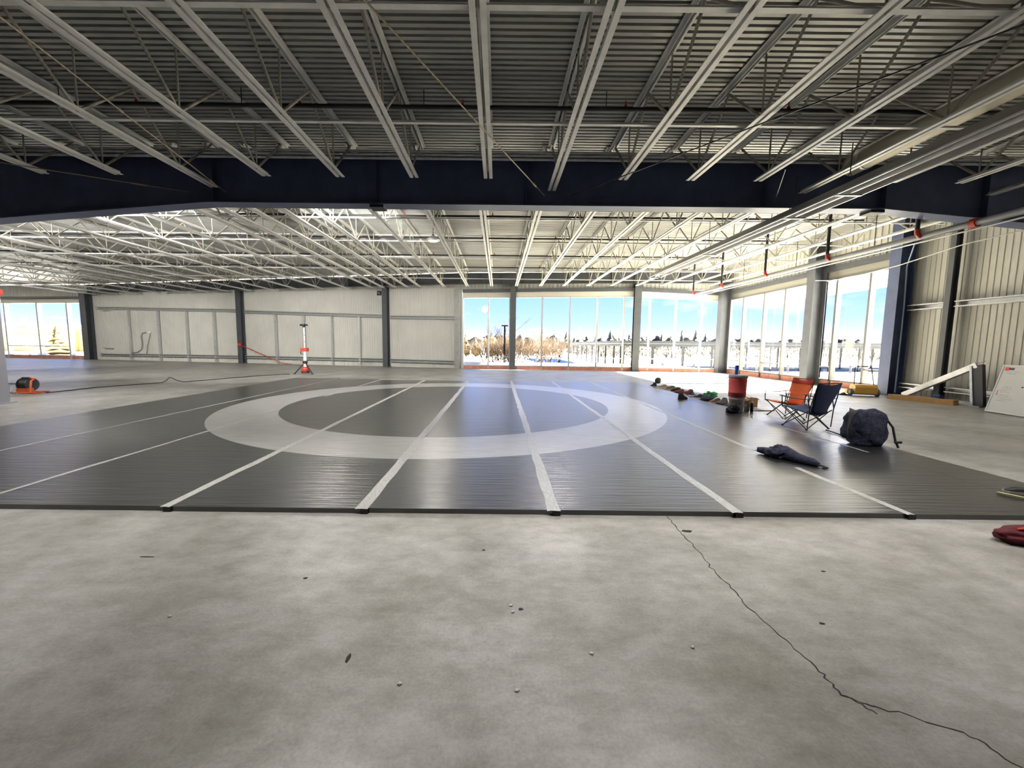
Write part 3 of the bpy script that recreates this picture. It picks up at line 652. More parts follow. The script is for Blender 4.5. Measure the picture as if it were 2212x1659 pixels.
def tape(x, y0, y1, w, jitter=0.008):
    n = max(4, int((y1 - y0) / .35)); rr = random.Random(int(x * 100) + int(y0 * 7)); xl = [rr.uniform(-jitter, jitter) for _ in range(n + 1)]; wl_ = [w * rr.uniform(.82, 1.1) for _ in range(n + 1)]
    mb = MB(); vs = []
    for i in range(n + 1):
        y = y0 + (y1 - y0) * i / n
        vs += [(x + xl[i] - wl_[i] / 2, y, MT + .0012), (x + xl[i] - wl_[i] * .12, y, MT + .004 + rr.uniform(0, .003)), (x + xl[i] + wl_[i] * .15, y, MT + .003 + rr.uniform(0, .003)), (x + xl[i] + wl_[i] / 2, y, MT + .0012)]
    mb._add(vs, [(i * 4 + k, i * 4 + k + 1, (i + 1) * 4 + k + 1, (i + 1) * 4 + k) for i in range(n) for k in range(3)])
    return mb.build('tape_strip', M_TAPE, wm)
tape(-6.95, 4.0, 17.4, 0.06); tape(-5.03, MY0 + .1, 8.1, 0.06); tape(-5.0, 11.5, 17.2, 0.07); tape(-3.12, MY0 - .02, MY1, 0.10); tape(-1.27, MY0 - .02, MY1, 0.12); tape(0.54, MY0 - .02, MY1, 0.12)
tape(2.26, MY0 - .02, MY1, 0.10); tape(3.88, MY0 - .02, 5.1, 0.085); tape(3.88, 5.95, MY1, 0.085); tape(5.55, 5.9, 8.0, .05)
for x in (-3.12, -1.27, 0.54, 2.26, 3.88): MB().box((x + .02, MY0 - .012, .024), (.07, .012, .044)).build('edge_tape', M_BLACK, wm)
# ================================================================== loose things
M_FAB_NAVY = mat('navy_fabric', (0.065, 0.09, 0.19), 0.85, noise_scale=60, noise_amt=0.25, bump=0.3, bump_scale=120)
M_FAB_ORANGE = mat('orange_fabric', (0.80, 0.17, 0.05), 0.8, noise_scale=40, noise_amt=0.12)
M_FAB_RED = mat('dark_red_fabric', (0.42, 0.05, 0.03), 0.85, noise_scale=40, noise_amt=0.15)
M_CLOTH_BLACK = mat('black_cloth', (0.024, 0.028, 0.06), 0.8, noise_scale=25, noise_amt=0.4, bump=0.6, bump_scale=30)
M_CARD = mat('cardboard', (0.46, 0.27, 0.11), 0.85, noise_scale=12, noise_amt=0.12)
M_SILVER = mat('silver_paint', (0.75, 0.74, 0.75), 0.35, 0.3)

# ---- mast work light on a tripod
wx, wy = -9.75, 20.3
wl_ = thing('tripod_work_light', 'red and silver tripod work light standing behind the mat before the ribbed wall', 'work light', (wx, wy, 0))
for a in (math.radians(200), math.radians(-25), math.radians(80)):
    MB().tube([(wx, wy, .60), (wx + .5 * math.cos(a), wy + .5 * math.sin(a), 0.02)], .026, 8).build('leg', M_BLACK, wl_)
    MB().box((wx + .5 * math.cos(a), wy + .5 * math.sin(a), .015), (.07, .07, .03)).build('foot', M_BLACK, bpy.data.objects[[o for o in ORIGIN if o.startswith('leg')][-1]])
MB().tube([(wx, wy, .3), (wx, wy, 1.12)], .085, 12).build('lower_mast', M_SILVER, wl_)
MB().lathe([(.10, .10), (.17, .13), (.18, .30), (.12, .36)], (wx, wy, 0), 12).build('battery_base', M_RED, wl_)
MB().box((wx, wy, .11), (.3, .26, .1)).build('skid', M_BLACK, wl_)
MB().lathe([(.10, .52), (.115, .55), (.115, .64), (.10, .67)], (wx, wy, 0), 12).build('leg_collar', M_BLACK, wl_)
MB().box((wx, wy, 1.23), (.32, .22, .17)).build('power_head', M_RED, wl_)
MB().tube([(wx - .16, wy - .08, 1.14), (wx - .16, wy - .08, 1.02), (wx - .05, wy - .05, 1.0)], .02, 6).build('carry_handle', M_BLACK, wl_)
MB().tube([(wx, wy, 1.3), (wx, wy, 2.36)], .045, 10).build('upper_mast', M_SILVER, wl_)
MB().tube([(wx, wy, 2.33), (wx, wy, 2.42)], .06, 10).build('neck', M_BLACK, wl_)
for s_ in (-1, 0, 1): MB().box((wx + s_ * .12, wy - .02 + abs(s_) * .05, 2.45), (.11, .12, .09), rz_of(s_ * .5)).build('lamp_panel', M_BLACK, wl_)
for k in (1.62, 1.95): MB().box((wx + .03, wy - .045, k), (.02, .02, .05)).build('latch', M_BLACK, wl_)

# ---- power cord from the reel to the work light
cord = [(-13.53, 11.95, .015), (-13.5, 12.3, .015), (-13.55, 13.4, .015), (-13.0, 14.7, .015), (-12.75, 15.2, .02), (-12.66, 15.3, .10), (-12.6, 15.35, .2), (-12.5, 15.38, .17), (-12.36, 15.45, .07), (-12.2, 15.55, .018), (-11.8, 17.0, .015), (-11.25, 18.88, .015), (-10.6, 19.7, .015), (-10.35, 19.9, .015)]
tag(MB().tube(cord, 0.014, 6).build('power_cord', M_BLACK), 'long black power cord across the floor from the orange reel to the work light', 'cord')

# ---- cord reel
rx, ry = -14.05, 11.95
cr_ = thing('cord_reel', 'orange cord reel stand with a black drum beside the pale column', 'cord reel', (rx, ry, 0))
MB().tube([(rx - .02 - .13, ry, .26), (rx - .02 + .13, ry, .26)], .17, 20).build('drum', M_BLACK, cr_)
for s_ in (-.14, .12): MB().tube([(rx + s_, ry, .26), (rx + s_ + .02, ry, .26)], .19, 20).build('drum_flange', M_DARKMETAL, cr_)
MB().tube([(rx - .3, ry - .18, .03), (rx + .42, ry - .18, .03)], .022, 8).build('base_rail', M_ORANGE, cr_); MB().tube([(rx - .3, ry + .18, .03), (rx + .42, ry + .18, .03)], .022, 8).build('base_rail', M_ORANGE, cr_)
MB().tube([(rx + .26, ry - .18, .03), (rx + .25, ry - .12, .38), (rx + .22, ry, .43), (rx + .02, ry, .445)], .026, 8).build('handle_frame', M_ORANGE, cr_)
MB().tube([(rx - .14, ry, .45), (rx + .08, ry, .447)], .03, 8).build('grip', M_BLACK, cr_)
MB().box((rx + .02, ry - .1, .1), (.34, .16, .12)).build('socket_box', M_ORANGE, cr_)
MB().box((rx + .36, ry - .1, .045), (.3, .08, .05)).build('plug_block', M_ORANGE, cr_)
pb = thing('plug_adapter', 'tangle of white plug adapters and wires at the foot of the pale column', 'plug', (rx - .48, ry - .15, 0))
MB().box((rx - .5, ry - .15, .22), (.16, .12, .1)).build('adapter', M_WHITE, pb); MB().box((rx - .46, ry - .18, .09), (.13, .1, .12)).build('plug', M_ORANGE, pb); MB().box((rx - .36, ry - .15, .29), (.4, .05, .02)).build('flat_bar', M_DARKMETAL, pb)
for k in range(4):
    pts = [(rx - .5 + .1 * k, ry - .2, .2), (rx - .4 + .05 * k, ry - .26, .12 + .03 * k), (rx - .3, ry - .22, .05), (rx - .15 + .04 * k, ry - .25, .015)]
    MB().tube(pts, .010, 5).build('wire', M_WHITE if k % 2 else M_BLACK, pb)
MB().box((rx - .5, ry - .2, .02), (.1, .2, .04)).build('foot_bar', M_WHITE, pb)

# fire bell on the pale column
fb = thing('fire_bell', 'red fire bell on the pale column at the picture edge', 'bell', (-12.2, 10.0, 2.6))
MB().tube([(-12.24, 9.95, 2.74), (-12.16, 9.95, 2.74)], .085, 16).build('gong', M_RED, fb); MB().box((-12.23, 9.95, 2.55), (.05, .1, .12)).build('back_box', M_WHITE, fb)

# ---- red strap tied to the column
cx_, cy_ = on_wall(PA, PD, 0.4698, 0.55)
st = thing('red_strap', 'red webbing strap slanting from a dark column down to the floor', 'strap', (cx_, cy_, 0))
MB().bar((cx_ + .1, cy_ - .05, 1.38), (cx_ + 2.6, cy_ - .45, 0.42), .09, .03).build('webbing', M_RED, st)
MB().tube([(cx_ + 2.6, cy_ - .45, 0.42), (cx_ + 3.3, cy_ - .5, .12), (cx_ + 4.2, cy_ - .6, .03)], .02, 6).build('tail', M_ORANGE, st)
MB().box((cx_ + .12, cy_ - .05, 1.38), (.22, .08, .18)).build('ratchet', M_RED, st)

# ---- drink cooler on a bucket
bx, by, bz = 5.74, 9.62, MT
bk = thing('white_bucket', 'white printed plastic bucket under the red drink cooler', 'bucket', (bx, by, bz))
MB().lathe([(.135, 0), (.14, .005), (.165, .335), (.175, .338), (.175, .352), (.16, .352)], (bx, by, bz), 28).build('pail', mat('bucket_white', (.66, .65, .62), .5), bk); pail = bpy.data.objects['pail']
MB().lathe([(.168, .30), (.176, .302), (.176, .315), (.168, .317)], (bx, by, bz), 28).build('rib', mat('bucket_white', (.66, .65, .62), .5), bk)
def decal(parent, c, r, ang, z, w, h, m_, name='print', th=.003):
    a = ang; p = Vector((c[0] + r * math.cos(a), c[1] + r * math.sin(a), z)); MB().box(p, (th, w, h), rz_of(a)).build(name, m_, parent)
vb = math.atan2(-by, -bx)                                     # direction towards the mat centre line
M_PRINTRED = mat('print_red', (.35, .08, .06), .6); M_PRINT = mat('print_black', (.06, .05, .05), .6)
decal(pail, (bx, by), .155, vb - .35, bz + .19, .055, .05, M_PRINTRED)
for k in range(3): decal(pail, (bx, by), .156 + .0 * k, vb + .5, bz + .235 - .016 * k, .012 + .014 * k, .014, M_PRINT)
for k in range(3): decal(pail, (bx, by), .1475, vb + .42, bz + .10 - .03 * k, .085 - .01 * k, .011, M_PRINT)
cl = thing('drink_cooler', 'red round drink cooler with grey lid standing on the white bucket', 'cooler', (bx, by, bz + .352))
M_COOLER = mat('cooler_red', (.66, .09, .085), .5, noise_scale=90, noise_amt=.12)
MB().lathe([(.165, 0), (.185, .012), (.188, .10), (.193, .105), (.193, .12), (.188, .125), (.196, .40), (.192, .47), (.185, .475)], (bx, by, bz + .352), 32).build('tub', M_COOLER, cl)
MB().lathe([(.20, .46), (.207, .47), (.207, .515), (.19, .535), (.10, .542), (0, .542)], (bx, by, bz + .352), 32).build('lid', mat('cooler_lid', (.34, .33, .33), .5), cl)
for s_ in (-1, 1):
    a = vb + s_ * math.pi / 2; d = Vector((math.cos(a), math.sin(a), 0)); p = Vector((bx, by, bz + .352 + .40)) + d * .195
    MB().tube([p, p + d * .035 + Vector((0, 0, .005)), p + d * .04 + Vector((0, 0, .05)), p + Vector((0, 0, .055))], .009, 6).build('side_handle', M_WHITE, cl)
decal(cl, (bx, by), .192, vb + 2.6, bz + .42, .05, .06, M_WHITE, 'spigot', .05)
def bottle(x, y, z, r, h, m_, label, capm=M_BLACK, name='water_bottle', loop=False):
    t = thing(name, label, 'bottle', (x, y, z), 0)
    MB().lathe([(r * .9, 0), (r, .006), (r, h * .72), (r * .92, h * .78), (r * .62, h * .86), (r * .62, h * .89)], (x, y, z), 18).build('body', m_, t)
    MB().lathe([(r * .66, h * .87), (r * .7, h * .88), (r * .7, h * .99), (r * .5, h)], (x, y, z), 14).build('cap', capm, t)
    if loop: MB().tube([(x - r * .5, y, z + h * .97), (x - r * .5, y, z + h * 1.06), (x + r * .5, y, z + h * 1.06), (x + r * .5, y, z + h * .97)], .006, 5).build('loop', capm, t)
    return t
ctop = bz + .352 + .543
bt = thing('water_bottle', 'bright blue sports bottle on top of the red drink cooler', 'bottle', (bx - .07, by - .04, ctop))
M_BLUEB = mat('bright_blue_plastic', (.02, .16, .85), .3)
MB().lathe([(.036, 0), (.04, .008), (.036, .09), (.041, .12), (.041, .17), (.036, .185)], (bx - .07, by - .04, ctop), 18).build('body', M_BLUEB, bt); MB().lathe([(.038, .183), (.039, .19), (.039, .215), (.03, .222)], (bx - .07, by - .04, ctop), 18).build('cap', mat('deep_blue', (.01, .05, .4), .4), bt)
bottle(6.12, 9.62, MT - .004, .036, .24, mat('navy_flask', (.05, .065, .12), .35, .2), 'dark navy flask with a white cap standing right of the tan carton', M_WHITE, loop=True)
bottle(5.955, 9.60, MT - .004, .022, .17, mat('pale_blue_plastic', (.30, .55, .72), .3), 'small pale blue bottle between bucket and tan carton', M_WHITE)
ct = thing('drink_carton', 'tall tan carton standing beside the white bucket', 'carton', (6.03, 9.67, MT))
MB().box((6.035, 9.68, MT + .125), (.085, .085, .25), rz_of(.5)).build('carton_body', mat('carton_tan', (.42, .30, .21), .7), ct)
MB()._add([(6.0, 9.66, MT + .25), (6.075, 9.66, MT + .25), (6.11, 9.68, MT + .30), (6.06, 9.72, MT + .30)], [(0, 1, 2, 3)]).build('open_flap', mat('carton_tan', (.42, .30, .21), .7), ct)
tag(MB().blob((6.04, 9.9, .05 + .17), (.06, .05, .17), .3, 2.5, 4, 3, .001).build('plastic_bag', mat('white_plastic', (.8, .8, .8), .4)), 'crumpled white plastic bag behind the tan carton', 'bag')
cb_ = thing('cardboard_box', 'small open cardboard box on the floor behind the flask', 'box', (6.75, 10.75, 0))
mb = MB(); q = rz_of(.25)
for c, d in (((0, -.12, .11), (.32, .008, .22)), ((0, .12, .11), (.32, .008, .22)), ((-.156, 0, .11), (.008, .24, .22)), ((.156, 0, .11), (.008, .24, .22)), ((0, 0, .004), (.32, .24, .008))):
    mb.box(q @ Vector(c) + Vector((6.75, 10.75, 0)), d, q)
mb.build('carton_walls', M_CARD, cb_)
for c, ry_, d in (((.19, 0, .215), .5, (.09, .23, .006)), ((-.18, 0, .24), -.9, (.09, .23, .006))):
    MB().box(q @ Vector(c) + Vector((6.75, 10.75, 0)), d, q @ Matrix.Rotation(ry_, 3, 'Y')).build('flap', M_CARD, cb_)
tag(MB().rng((5.95, 9.98, 0.001), (6.75, 16.2, 0.008)).build('rubber_runner', mat('runner_grey', (.17, .155, .15), .8)), 'brown-grey rubber runner along the mat edge under the row of shoes', 'runner')
tag(MB().bar((6.28, 9.96, .01), (6.95, 10.02, .01), .03, .016).build('black_strap', M_BLACK), 'short black strap lying on the floor behind the orange camp chair', 'strap')

# ---- shoes
def shoe(x, y, z, rz, up_m, sole_m, label, L_=0.29, hi=0.10, lace_m=None, tilt=0.0, name='sneaker', cat='shoe'):
    t = thing(name, label, cat, (x, y, z), rz, 'shoes and bags along the mat edge'); t.rotation_euler = (tilt, 0, rz)
    if name == 'sneaker': t.scale = (1.3, 1.12, 1.45)
    wf = lambda s_: (.030 + .018 * math.sin(math.pi * min(1, s_ * 1.05) ** .8) + .004 * math.cos(s_ * 7)) * (1 if 0 < s_ < 1 else .45)
    def hf(s_): return .045 + (.028 * sst_(.0, .35, s_)) + (hi - .073) * sst_(.35, .6, s_)
    mb = MB(); n = 12; vs = []
    for i in range(n):
        s_ = i / (n - 1); w = wf(s_) * 1.08; yy = L_ * (.5 - s_)
        vs += [(-w, yy, 0), (w, yy, 0), (w * 1.02, yy, .028), (-w * 1.02, yy, .028)]
    mb._add(vs, [(i * 4 + k, i * 4 + (k + 1) % 4, (i + 1) * 4 + (k + 1) % 4, (i + 1) * 4 + k) for i in range(n - 1) for k in range(4)] + [(3, 2, 1, 0), tuple((n - 1) * 4 + k for k in range(4))])
    mb.build('sole', sole_m, t, True)
    mb = MB(); m_ = 9
    def fn(u, v):
        s_ = u; a = math.pi * v; w = wf(s_) if 0 < s_ < 1 else wf(s_) * .6; h = hf(s_) if 0 < s_ < 1 else hf(s_) * .8
        k = 1 - .35 * max(0, math.sin(a)) * sst_(.55, .75, s_)
        return (-w * math.cos(a) * k, L_ * (.5 - s_) * .97, .024 + (h - .024) * math.sin(a) ** .6)
    mb.grid(fn, 14, m_); mb.build('upper', up_m, t, True)
    MB().lathe([(.0, 0), (.026, 0), (.030, .006), (.026, .012)], (0, -L_ * .24, hi - .012), 12, 1, 1.7).build('collar', M_BLACK, t, True)
    if lace_m:
        for k in range(3): MB().bar((-.022, L_ * (.10 - .06 * k), .074 + .012 * k), (.022, L_ * (.085 - .06 * k), .074 + .012 * k), .012, .008).build('lace', lace_m, t, True)
    return t
def sst_(a, b, x): t = max(0.0, min(1.0, (x - a) / (b - a))); return t * t * (3 - 2 * t)
M_TAN = mat('tan_suede', (.36, .27, .17), .8); M_OLIVE = mat('olive_suede', (.16, .14, .09), .8); M_MAROON = mat('maroon_mesh', (.22, .035, .035), .8); M_NAVYSHOE = mat('navy_mesh', (.035, .045, .085), .7); M_GREYSHOE = mat('grey_mesh', (.14, .14, .15), .8); M_OFFWHITE = mat('off_white_rubber', (.62, .60, .56), .6); M_BROWN = mat('brown_leather', (.15, .07, .05), .6); M_GREEN = mat('green_plastic', (.02, .22, .07), .45)
RZ = 0.008
shoe(6.02, 15.55, RZ, 0.3, M_BLACK, M_OFFWHITE, 'black and white sneaker left of the dark ball at the far end of the row', lace_m=M_OFFWHITE, hi=.13)
shoe(6.20, 15.15, RZ, 1.2, M_TAN, M_OFFWHITE, 'tan sneaker with off-white sole under the dark ball', lace_m=M_OFFWHITE)
shoe(6.34, 14.75, RZ, 0.9, M_OLIVE, M_TAN, 'olive sneaker with pale laces next to the tan one', lace_m=M_OFFWHITE)
shoe(6.30, 14.2, RZ, 1.4, M_BLACK, M_BLACK, 'flat black shoe between the olive and maroon shoes')
shoe(6.12, 13.55, RZ, 1.3, M_MAROON, M_BLACK, 'front maroon shoe of the maroon pair')
shoe(6.28, 13.25, RZ, 1.7, M_MAROON, M_MAROON, 'upright maroon shoe of the maroon pair', hi=.14, tilt=.25)
shoe(6.18, 12.75, RZ, -0.9, M_NAVYSHOE, M_OFFWHITE, 'navy sneaker with white sole right of the maroon pair', hi=.13, lace_m=M_OFFWHITE, tilt=-.12)
shoe(5.42, 11.75, MT, -1.2, M_BLACK, M_BLACK, 'single black shoe standing alone on the mat before the row', hi=.13, lace_m=M_GREYSHOE)
shoe(6.1, 12.2, RZ, 1.0, M_BLACK, M_OFFWHITE, 'black sneaker with white sole behind the lone black shoe', lace_m=M_OFFWHITE)
shoe(6.1, 11.25, RZ, 1.5, M_BROWN, M_OFFWHITE, 'brown leather shoe right of the green bag', lace_m=M_OFFWHITE)
shoe(6.16, 10.98, RZ, .4, M_GREYSHOE, M_BLACK, 'grey high-top sneaker with open collar, nearer the green bag', hi=.14, lace_m=M_OFFWHITE)
shoe(6.36, 10.72, RZ, .5, M_NAVYSHOE, M_BLACK, 'dark high-top sneaker with open collar, nearer the bucket', hi=.15)
shoe(6.12, 10.55, RZ, 1.9, M_BLACK, M_OFFWHITE, 'striped black trainer lying behind the bucket', lace_m=M_OFFWHITE)
shoe(6.16, 10.24, RZ, 2.2, M_GREYSHOE, M_BLACK, 'dark trainer with pale stripes closest to the bucket', lace_m=M_OFFWHITE)
tag(MB().blob((6.22, 15.62, .15 + .11), .125, 0.0, 1, 1, 4).build('ball', mat('ball_dark', (.055, .045, .035), .6, noise_scale=80, noise_amt=.2)), 'dark round ball resting on the shoes at the far end of the row', 'ball', 'shoes and bags along the mat edge')
bg1 = thing('gym_bag', 'small dark gym bag under the green plastic bag', 'bag', (6.08, 11.75, RZ), 0, 'shoes and bags along the mat edge')
MB().blob((6.14, 11.72, .075), (.2, .15, .085), .25, 2.2, 4, 3, RZ).build('bag_body', M_CLOTH_BLACK, bg1); MB().tube([(6.0, 11.66, .12), (6.04, 11.62, .2), (6.18, 11.62, .2), (6.22, 11.66, .12)], .010, 6).build('strap', M_GREYSHOE, bg1)
gb = thing('green_bag', 'crumpled green plastic bag on the dark gym bag', 'bag', (6.3, 11.95, .1), 0, 'shoes and bags along the mat edge')
MB().blob((6.34, 11.97, .15), (.2, .13, .11), .5, 2.6, 9, 4, .06).build('bag_body', M_GREEN, gb); MB().tube([(6.2, 11.9, .2), (6.25, 11.88, .27), (6.31, 11.9, .25), (6.36, 11.95, .18)], .014, 6).build('knot', M_GREEN, gb)
bb = thing('black_pouch', 'crumpled black pouch lying on the mat in front of the bucket', 'bag', (5.55, 9.42, MT), 0, 'shoes and bags along the mat edge')
MB().blob((5.52, 9.38, MT + .07), (.14, .09, .10), .4, 2.4, 12, 4, MT).build('pouch_body', M_CLOTH_BLACK, bb); MB().tube([(5.44, 9.38, MT + .05), (5.38, 9.36, MT + .035), (5.36, 9.38, MT + .015)], .018, 6).build('strap', M_BLACK, bb)

# ---- camp chairs
def camp_chair(x, y, z, rz, inner, outer, label, trim):
    t = thing('camp_chair', label, 'chair', (x, y, z), rz, 'folding camp chairs')
    R_ = .0095
    def bar(nm, pts, m_=M_DARKMETAL, r=R_): return MB().tube(pts, r, 7).build(nm, m_, t, True)
    for sx in (-1, 1):
        bar('leg', [(sx * .26, .24, .015), (-sx * .25, .26, .40)]); bar('leg', [(sx * .26, -.24, .015), (-sx * .25, -.26, .36)])
        bar('leg', [(sx * .27, .25, .015), (sx * .28, -.27, .37)]); bar('leg', [(sx * .27, -.25, .015), (sx * .28, .27, .40)])
        bar('back_post', [(sx * .285, -.27, .05), (sx * .29, -.29, .40), (sx * .275, -.40, .90)])
        bar('arm_post', [(sx * .28, .27, .38), (sx * .30, .27, .60)])
        MB().sheet(lambda u, v, sx=sx: (sx * (.30 + .03 * (v - .5) * 2), .30 - .62 * u, .605 - .03 * math.sin(math.pi * u)), 8, 3, .012).build('armrest', inner, t, True)
        for sy in (-1, 1): MB().blob((sx * .265, sy * .245, .014), (.024, .024, .014), 0, 1, 0, 2).build('foot', M_BLACK, t, True)
        bar('brace', [(sx * .29, -.29, .42), (sx * .30, -.25, .58)])
    sf = lambda u, v: ((u - .5) * .54, .28 - .50 * v, .42 - .085 * math.sin(math.pi * (u * .8 + .1)) * (0.4 + .6 * v) - .06 * v)
    def bf(u, v, off=0.0):
        w = .54 if v > .75 else .40 + .14 * sst_(.15, .75, v)
        return ((u - .5) * w, -.215 - .19 * v - .055 * math.sin(math.pi * u) * (1 - v * .5) - off, .30 + .60 * v - .035 * (1 - (2 * u - 1) ** 2) * (v > .8))
    MB().sheet(sf, 9, 7, .008).build('seat', inner, t, True)
    MB().sheet(lambda u, v: Vector(sf(u, v)) - Vector((0, 0, .010)), 9, 7, .006).build('seat_underside', outer, t, True)
    MB().sheet(bf, 9, 9, .008).build('backrest', inner, t, True)
    MB().sheet(lambda u, v: bf(u, v, .010), 9, 9, .006).build('back_cover', outer, t, True)
    MB().sheet(lambda u, v: bf(u, .80 + .2 * v, -.008), 9, 3, .006).build('head_band', trim, t, True)
    MB().bar((-.27, -.405, .895), (.27, -.405, .895), .02, .02).build('top_hem', trim, t, True)
    return t
camp_chair(6.48, 9.0, 0.0, math.radians(96), M_FAB_ORANGE, M_FAB_ORANGE, 'orange folding camp chair facing the mat', M_FAB_RED)
camp_chair(6.0, 7.76, MT, math.radians(14), M_FAB_NAVY, M_FAB_NAVY, 'navy blue folding camp chair seen from behind', M_FAB_RED)

# ---- mesh bag, jacket, red bag, stick
mbg = thing('mesh_bag', 'bulky black mesh bag sitting on the mat edge beside the navy chair', 'bag', (6.08, 6.42, MT))
M_MESH = mat('black_netting', (.035, .042, .085), .75, noise_scale=55, noise_amt=.9, bump=1.0, bump_scale=70)
MB().blob((5.93, 6.42, MT + .27), (.27, .22, .30), .16, 1.6, 3, 5, MT, .7).build('bag_body', M_MESH, mbg)
MB().sheet(lambda u, v: (5.64 + .20 * u, 6.40 - .05 * u, MT + .10 + .50 * v - .10 * u * v), 7, 7, .006).build('flap', mat('grey_lining', (.16, .15, .15), .7), mbg)
MB().tube([(6.10, 6.3, MT + .5), (6.17, 6.2, MT + .32), (6.18, 6.15, MT + .12), (6.19, 6.1, MT + .02)], .016, 6).build('shoulder_strap', M_BLACK, mbg); MB().tube([(6.15, 6.13, MT + .10), (6.23, 6.1, MT + .11)], .02, 6).build('buckle', M_BLACK, mbg)
MB().tube([(6.14, 7.42, MT + .02), (6.1, 7.1, MT + .015), (5.95, 6.75, MT + .015), (5.85, 6.5, MT + .05)], .012, 6).build('drawcord', M_BLACK, mbg)
jk = thing('dark_jacket', 'dark navy jacket lying crumpled on a mat seam', 'jacket', (4.1, 5.45, MT))
MB().blob((3.98, 5.56, MT + .07), (.155, .15, .105), .35, 2.2, 2, 4, MT).build('torso', M_CLOTH_BLACK, jk)
MB().tube([(4.04, 5.45, MT + .07), (4.07, 5.33, MT + .055), (4.11, 5.25, MT + .05), (4.16, 5.19, MT + .045), (4.19, 5.13, MT + .03)], [.09, .07, .06, .055, .03], 10).build('sleeve', M_CLOTH_BLACK, jk)
MB().tube([(3.93, 5.68, MT + .05), (3.86, 5.75, MT + .055), (3.80, 5.78, MT + .06)], [.06, .05, .035], 8).build('sleeve', M_CLOTH_BLACK, jk)
MB().tube([(4.17, 5.14, MT + .03), (4.23, 5.1, MT + .02), (4.24, 5.05, MT + .015), (4.18, 5.05, MT + .012)], .012, 6).build('cuff_loop', M_BLACK, jk)
rb = thing('red_duffel_bag', 'dark red duffel bag lying on the concrete before the mat corner', 'bag', (4.58, 3.22, 0))
MB().blob((4.60, 3.22, .055), (.42, .15, .075), .18, 2.0, 7, 4, 0.001).build('bag_body', mat('burgundy_cloth', (.085, .004, .011), .85, noise_scale=20, noise_amt=.3, bump=.5, bump_scale=25), rb)
MB().tube([(4.3, 3.2, .12), (4.45, 3.17, .15), (4.7, 3.17, .145), (4.85, 3.2, .12)], .012, 6).build('carry_strap', M_FAB_RED, rb)
tag(MB().bar((5.40, 4.22, MT + .012), (5.62, 3.85, MT + .012), .03, .022).build('yellow_stick', mat('pale_yellow', (.66, .62, .36), .5)), 'pale yellow stick lying on the near corner of the mat', 'stick')
shoe(5.66, 4.22, MT, 1.2, M_BLACK, M_OFFWHITE, 'black slide with white edge beside the pale yellow stick', hi=.07, name='slide_sandal')

# ---- push sweeper
sx_, sy_ = 12.25, 13.45
sw = thing('push_sweeper', 'yellow push sweeper with a tall bent handle by the side windows', 'sweeper', (sx_, sy_, 0))
M_YEL = mat('sweeper_yellow', (.62, .36, .07), .5)
q = rz_of(-.35); T = lambda p: q @ Vector(p) + Vector((sx_, sy_, 0))
mb = MB(); mb.prof([(-.20, .09), (.20, .09), (.22, .30), (.16, .38), (-.14, .38), (-.20, .30)], T((-.30, 0, 0)), T((.30, 0, 0))); mb.build('hopper', M_YEL, sw)
MB().box(T((0, 0, .085)), (.66, .36, .06), q).build('chassis', M_GREYSHOE, sw)
for s_ in (-1, 1): wh = MB().tube([T((s_ * .33, -.05, .12)), T((s_ * .39, -.05, .12))], .12, 18).build('wheel', M_GREYSHOE, sw); MB().tube([T((s_ * .39, -.05, .12)), T((s_ * .40, -.05, .12))], .06, 12).build('hub', M_OFFWHITE, wh)
MB().prof([(-.02, -.05), (.14, -.06), (.10, .08), (-.02, .10)], T((-.42, -.02, .12)), T((-.42, .18, .12))).build('brush_guard', M_YEL, sw)
MB().lathe([(.02, .10), (.06, .07), (.15, .005), (.02, .005)], T((-.52, .02, 0)), 16).build('side_brush', M_BLACK, sw)
MB().tube([T((-.27, -.02, .30)), T((-.22, .12, .66)), T((-.20, .2, .92)), T((-.16, .22, .98)), T((.20, .22, .98)), T((.25, .2, .92)), T((.26, .1, .66)), T((.27, -.02, .30))], .017, 8).build('push_handle', M_DARKMETAL, sw)
for s_ in (-.27, .27): MB().tube([T((s_ - .03, -.02, .30)), T((s_ + .03, -.02, .30))], .025, 8).build('pivot', M_BLACK, sw)

# ---- things along the side wall
lb = thing('long_carton', 'long flat cardboard carton lying along the side wall', 'box', (12.75, 12.0, 0))
d0, d1 = Vector((12.52, 12.78, .075)), Vector((12.98, 11.33, .075)); MB().bar(d0, d1, .24, .15).build('carton_body', M_CARD, lb)
MB().bar(d0 + Vector((0, 0, .077)), d1 + Vector((0, 0, .077)), .05, .002).build('packing_tape', mat('brown_tape', (.36, .20, .08), .4), lb)
fr = thing('metal_frame', 'bent galvanised metal channel frame leaning by the side wall', 'metal frame', (13.4, 12, 0))
MB().prof([(-.06, -.075), (.06, -.075), (.06, .075), (-.06, .075), (-.06, .065), (.05, .065), (.05, -.065), (-.06, -.065)], (13.42, 13.25, .07), (13.42, 11.28, 1.16)).build('long_channel', M_GALV, fr)
MB().prof([(-.05, -.11), (.05, -.11), (.05, .11), (-.05, .11)], (13.42, 11.26, 1.16), (13.30, 11.02, .03), (0, 1, 0)).build('short_channel', M_DARKMETAL, fr)
MB().prof([(-.056, -.03), (.056, -.03), (.056, .03), (-.056, .03)], (13.40, 11.40, 1.12), (13.28, 11.16, .03), (0, 1, 0)).build('short_flange', M_GALV, fr)
MB().bar((13.42, 11.32, 1.21), (13.42, 11.14, 1.27), .06, .012).build('bent_tab', M_GALV, fr); MB().bar((13.2, 11.45, .02), (13.25, 10.95, .02), .12, .03).build('foot_plate', M_GALV, fr)
tag(MB().bar((13.55, 11.9, .05), (13.55, 10.6, .05), .06, .08).build('loose_channel', M_GALV), 'short galvanised channel on the floor behind the whiteboard corner', 'metal channel')
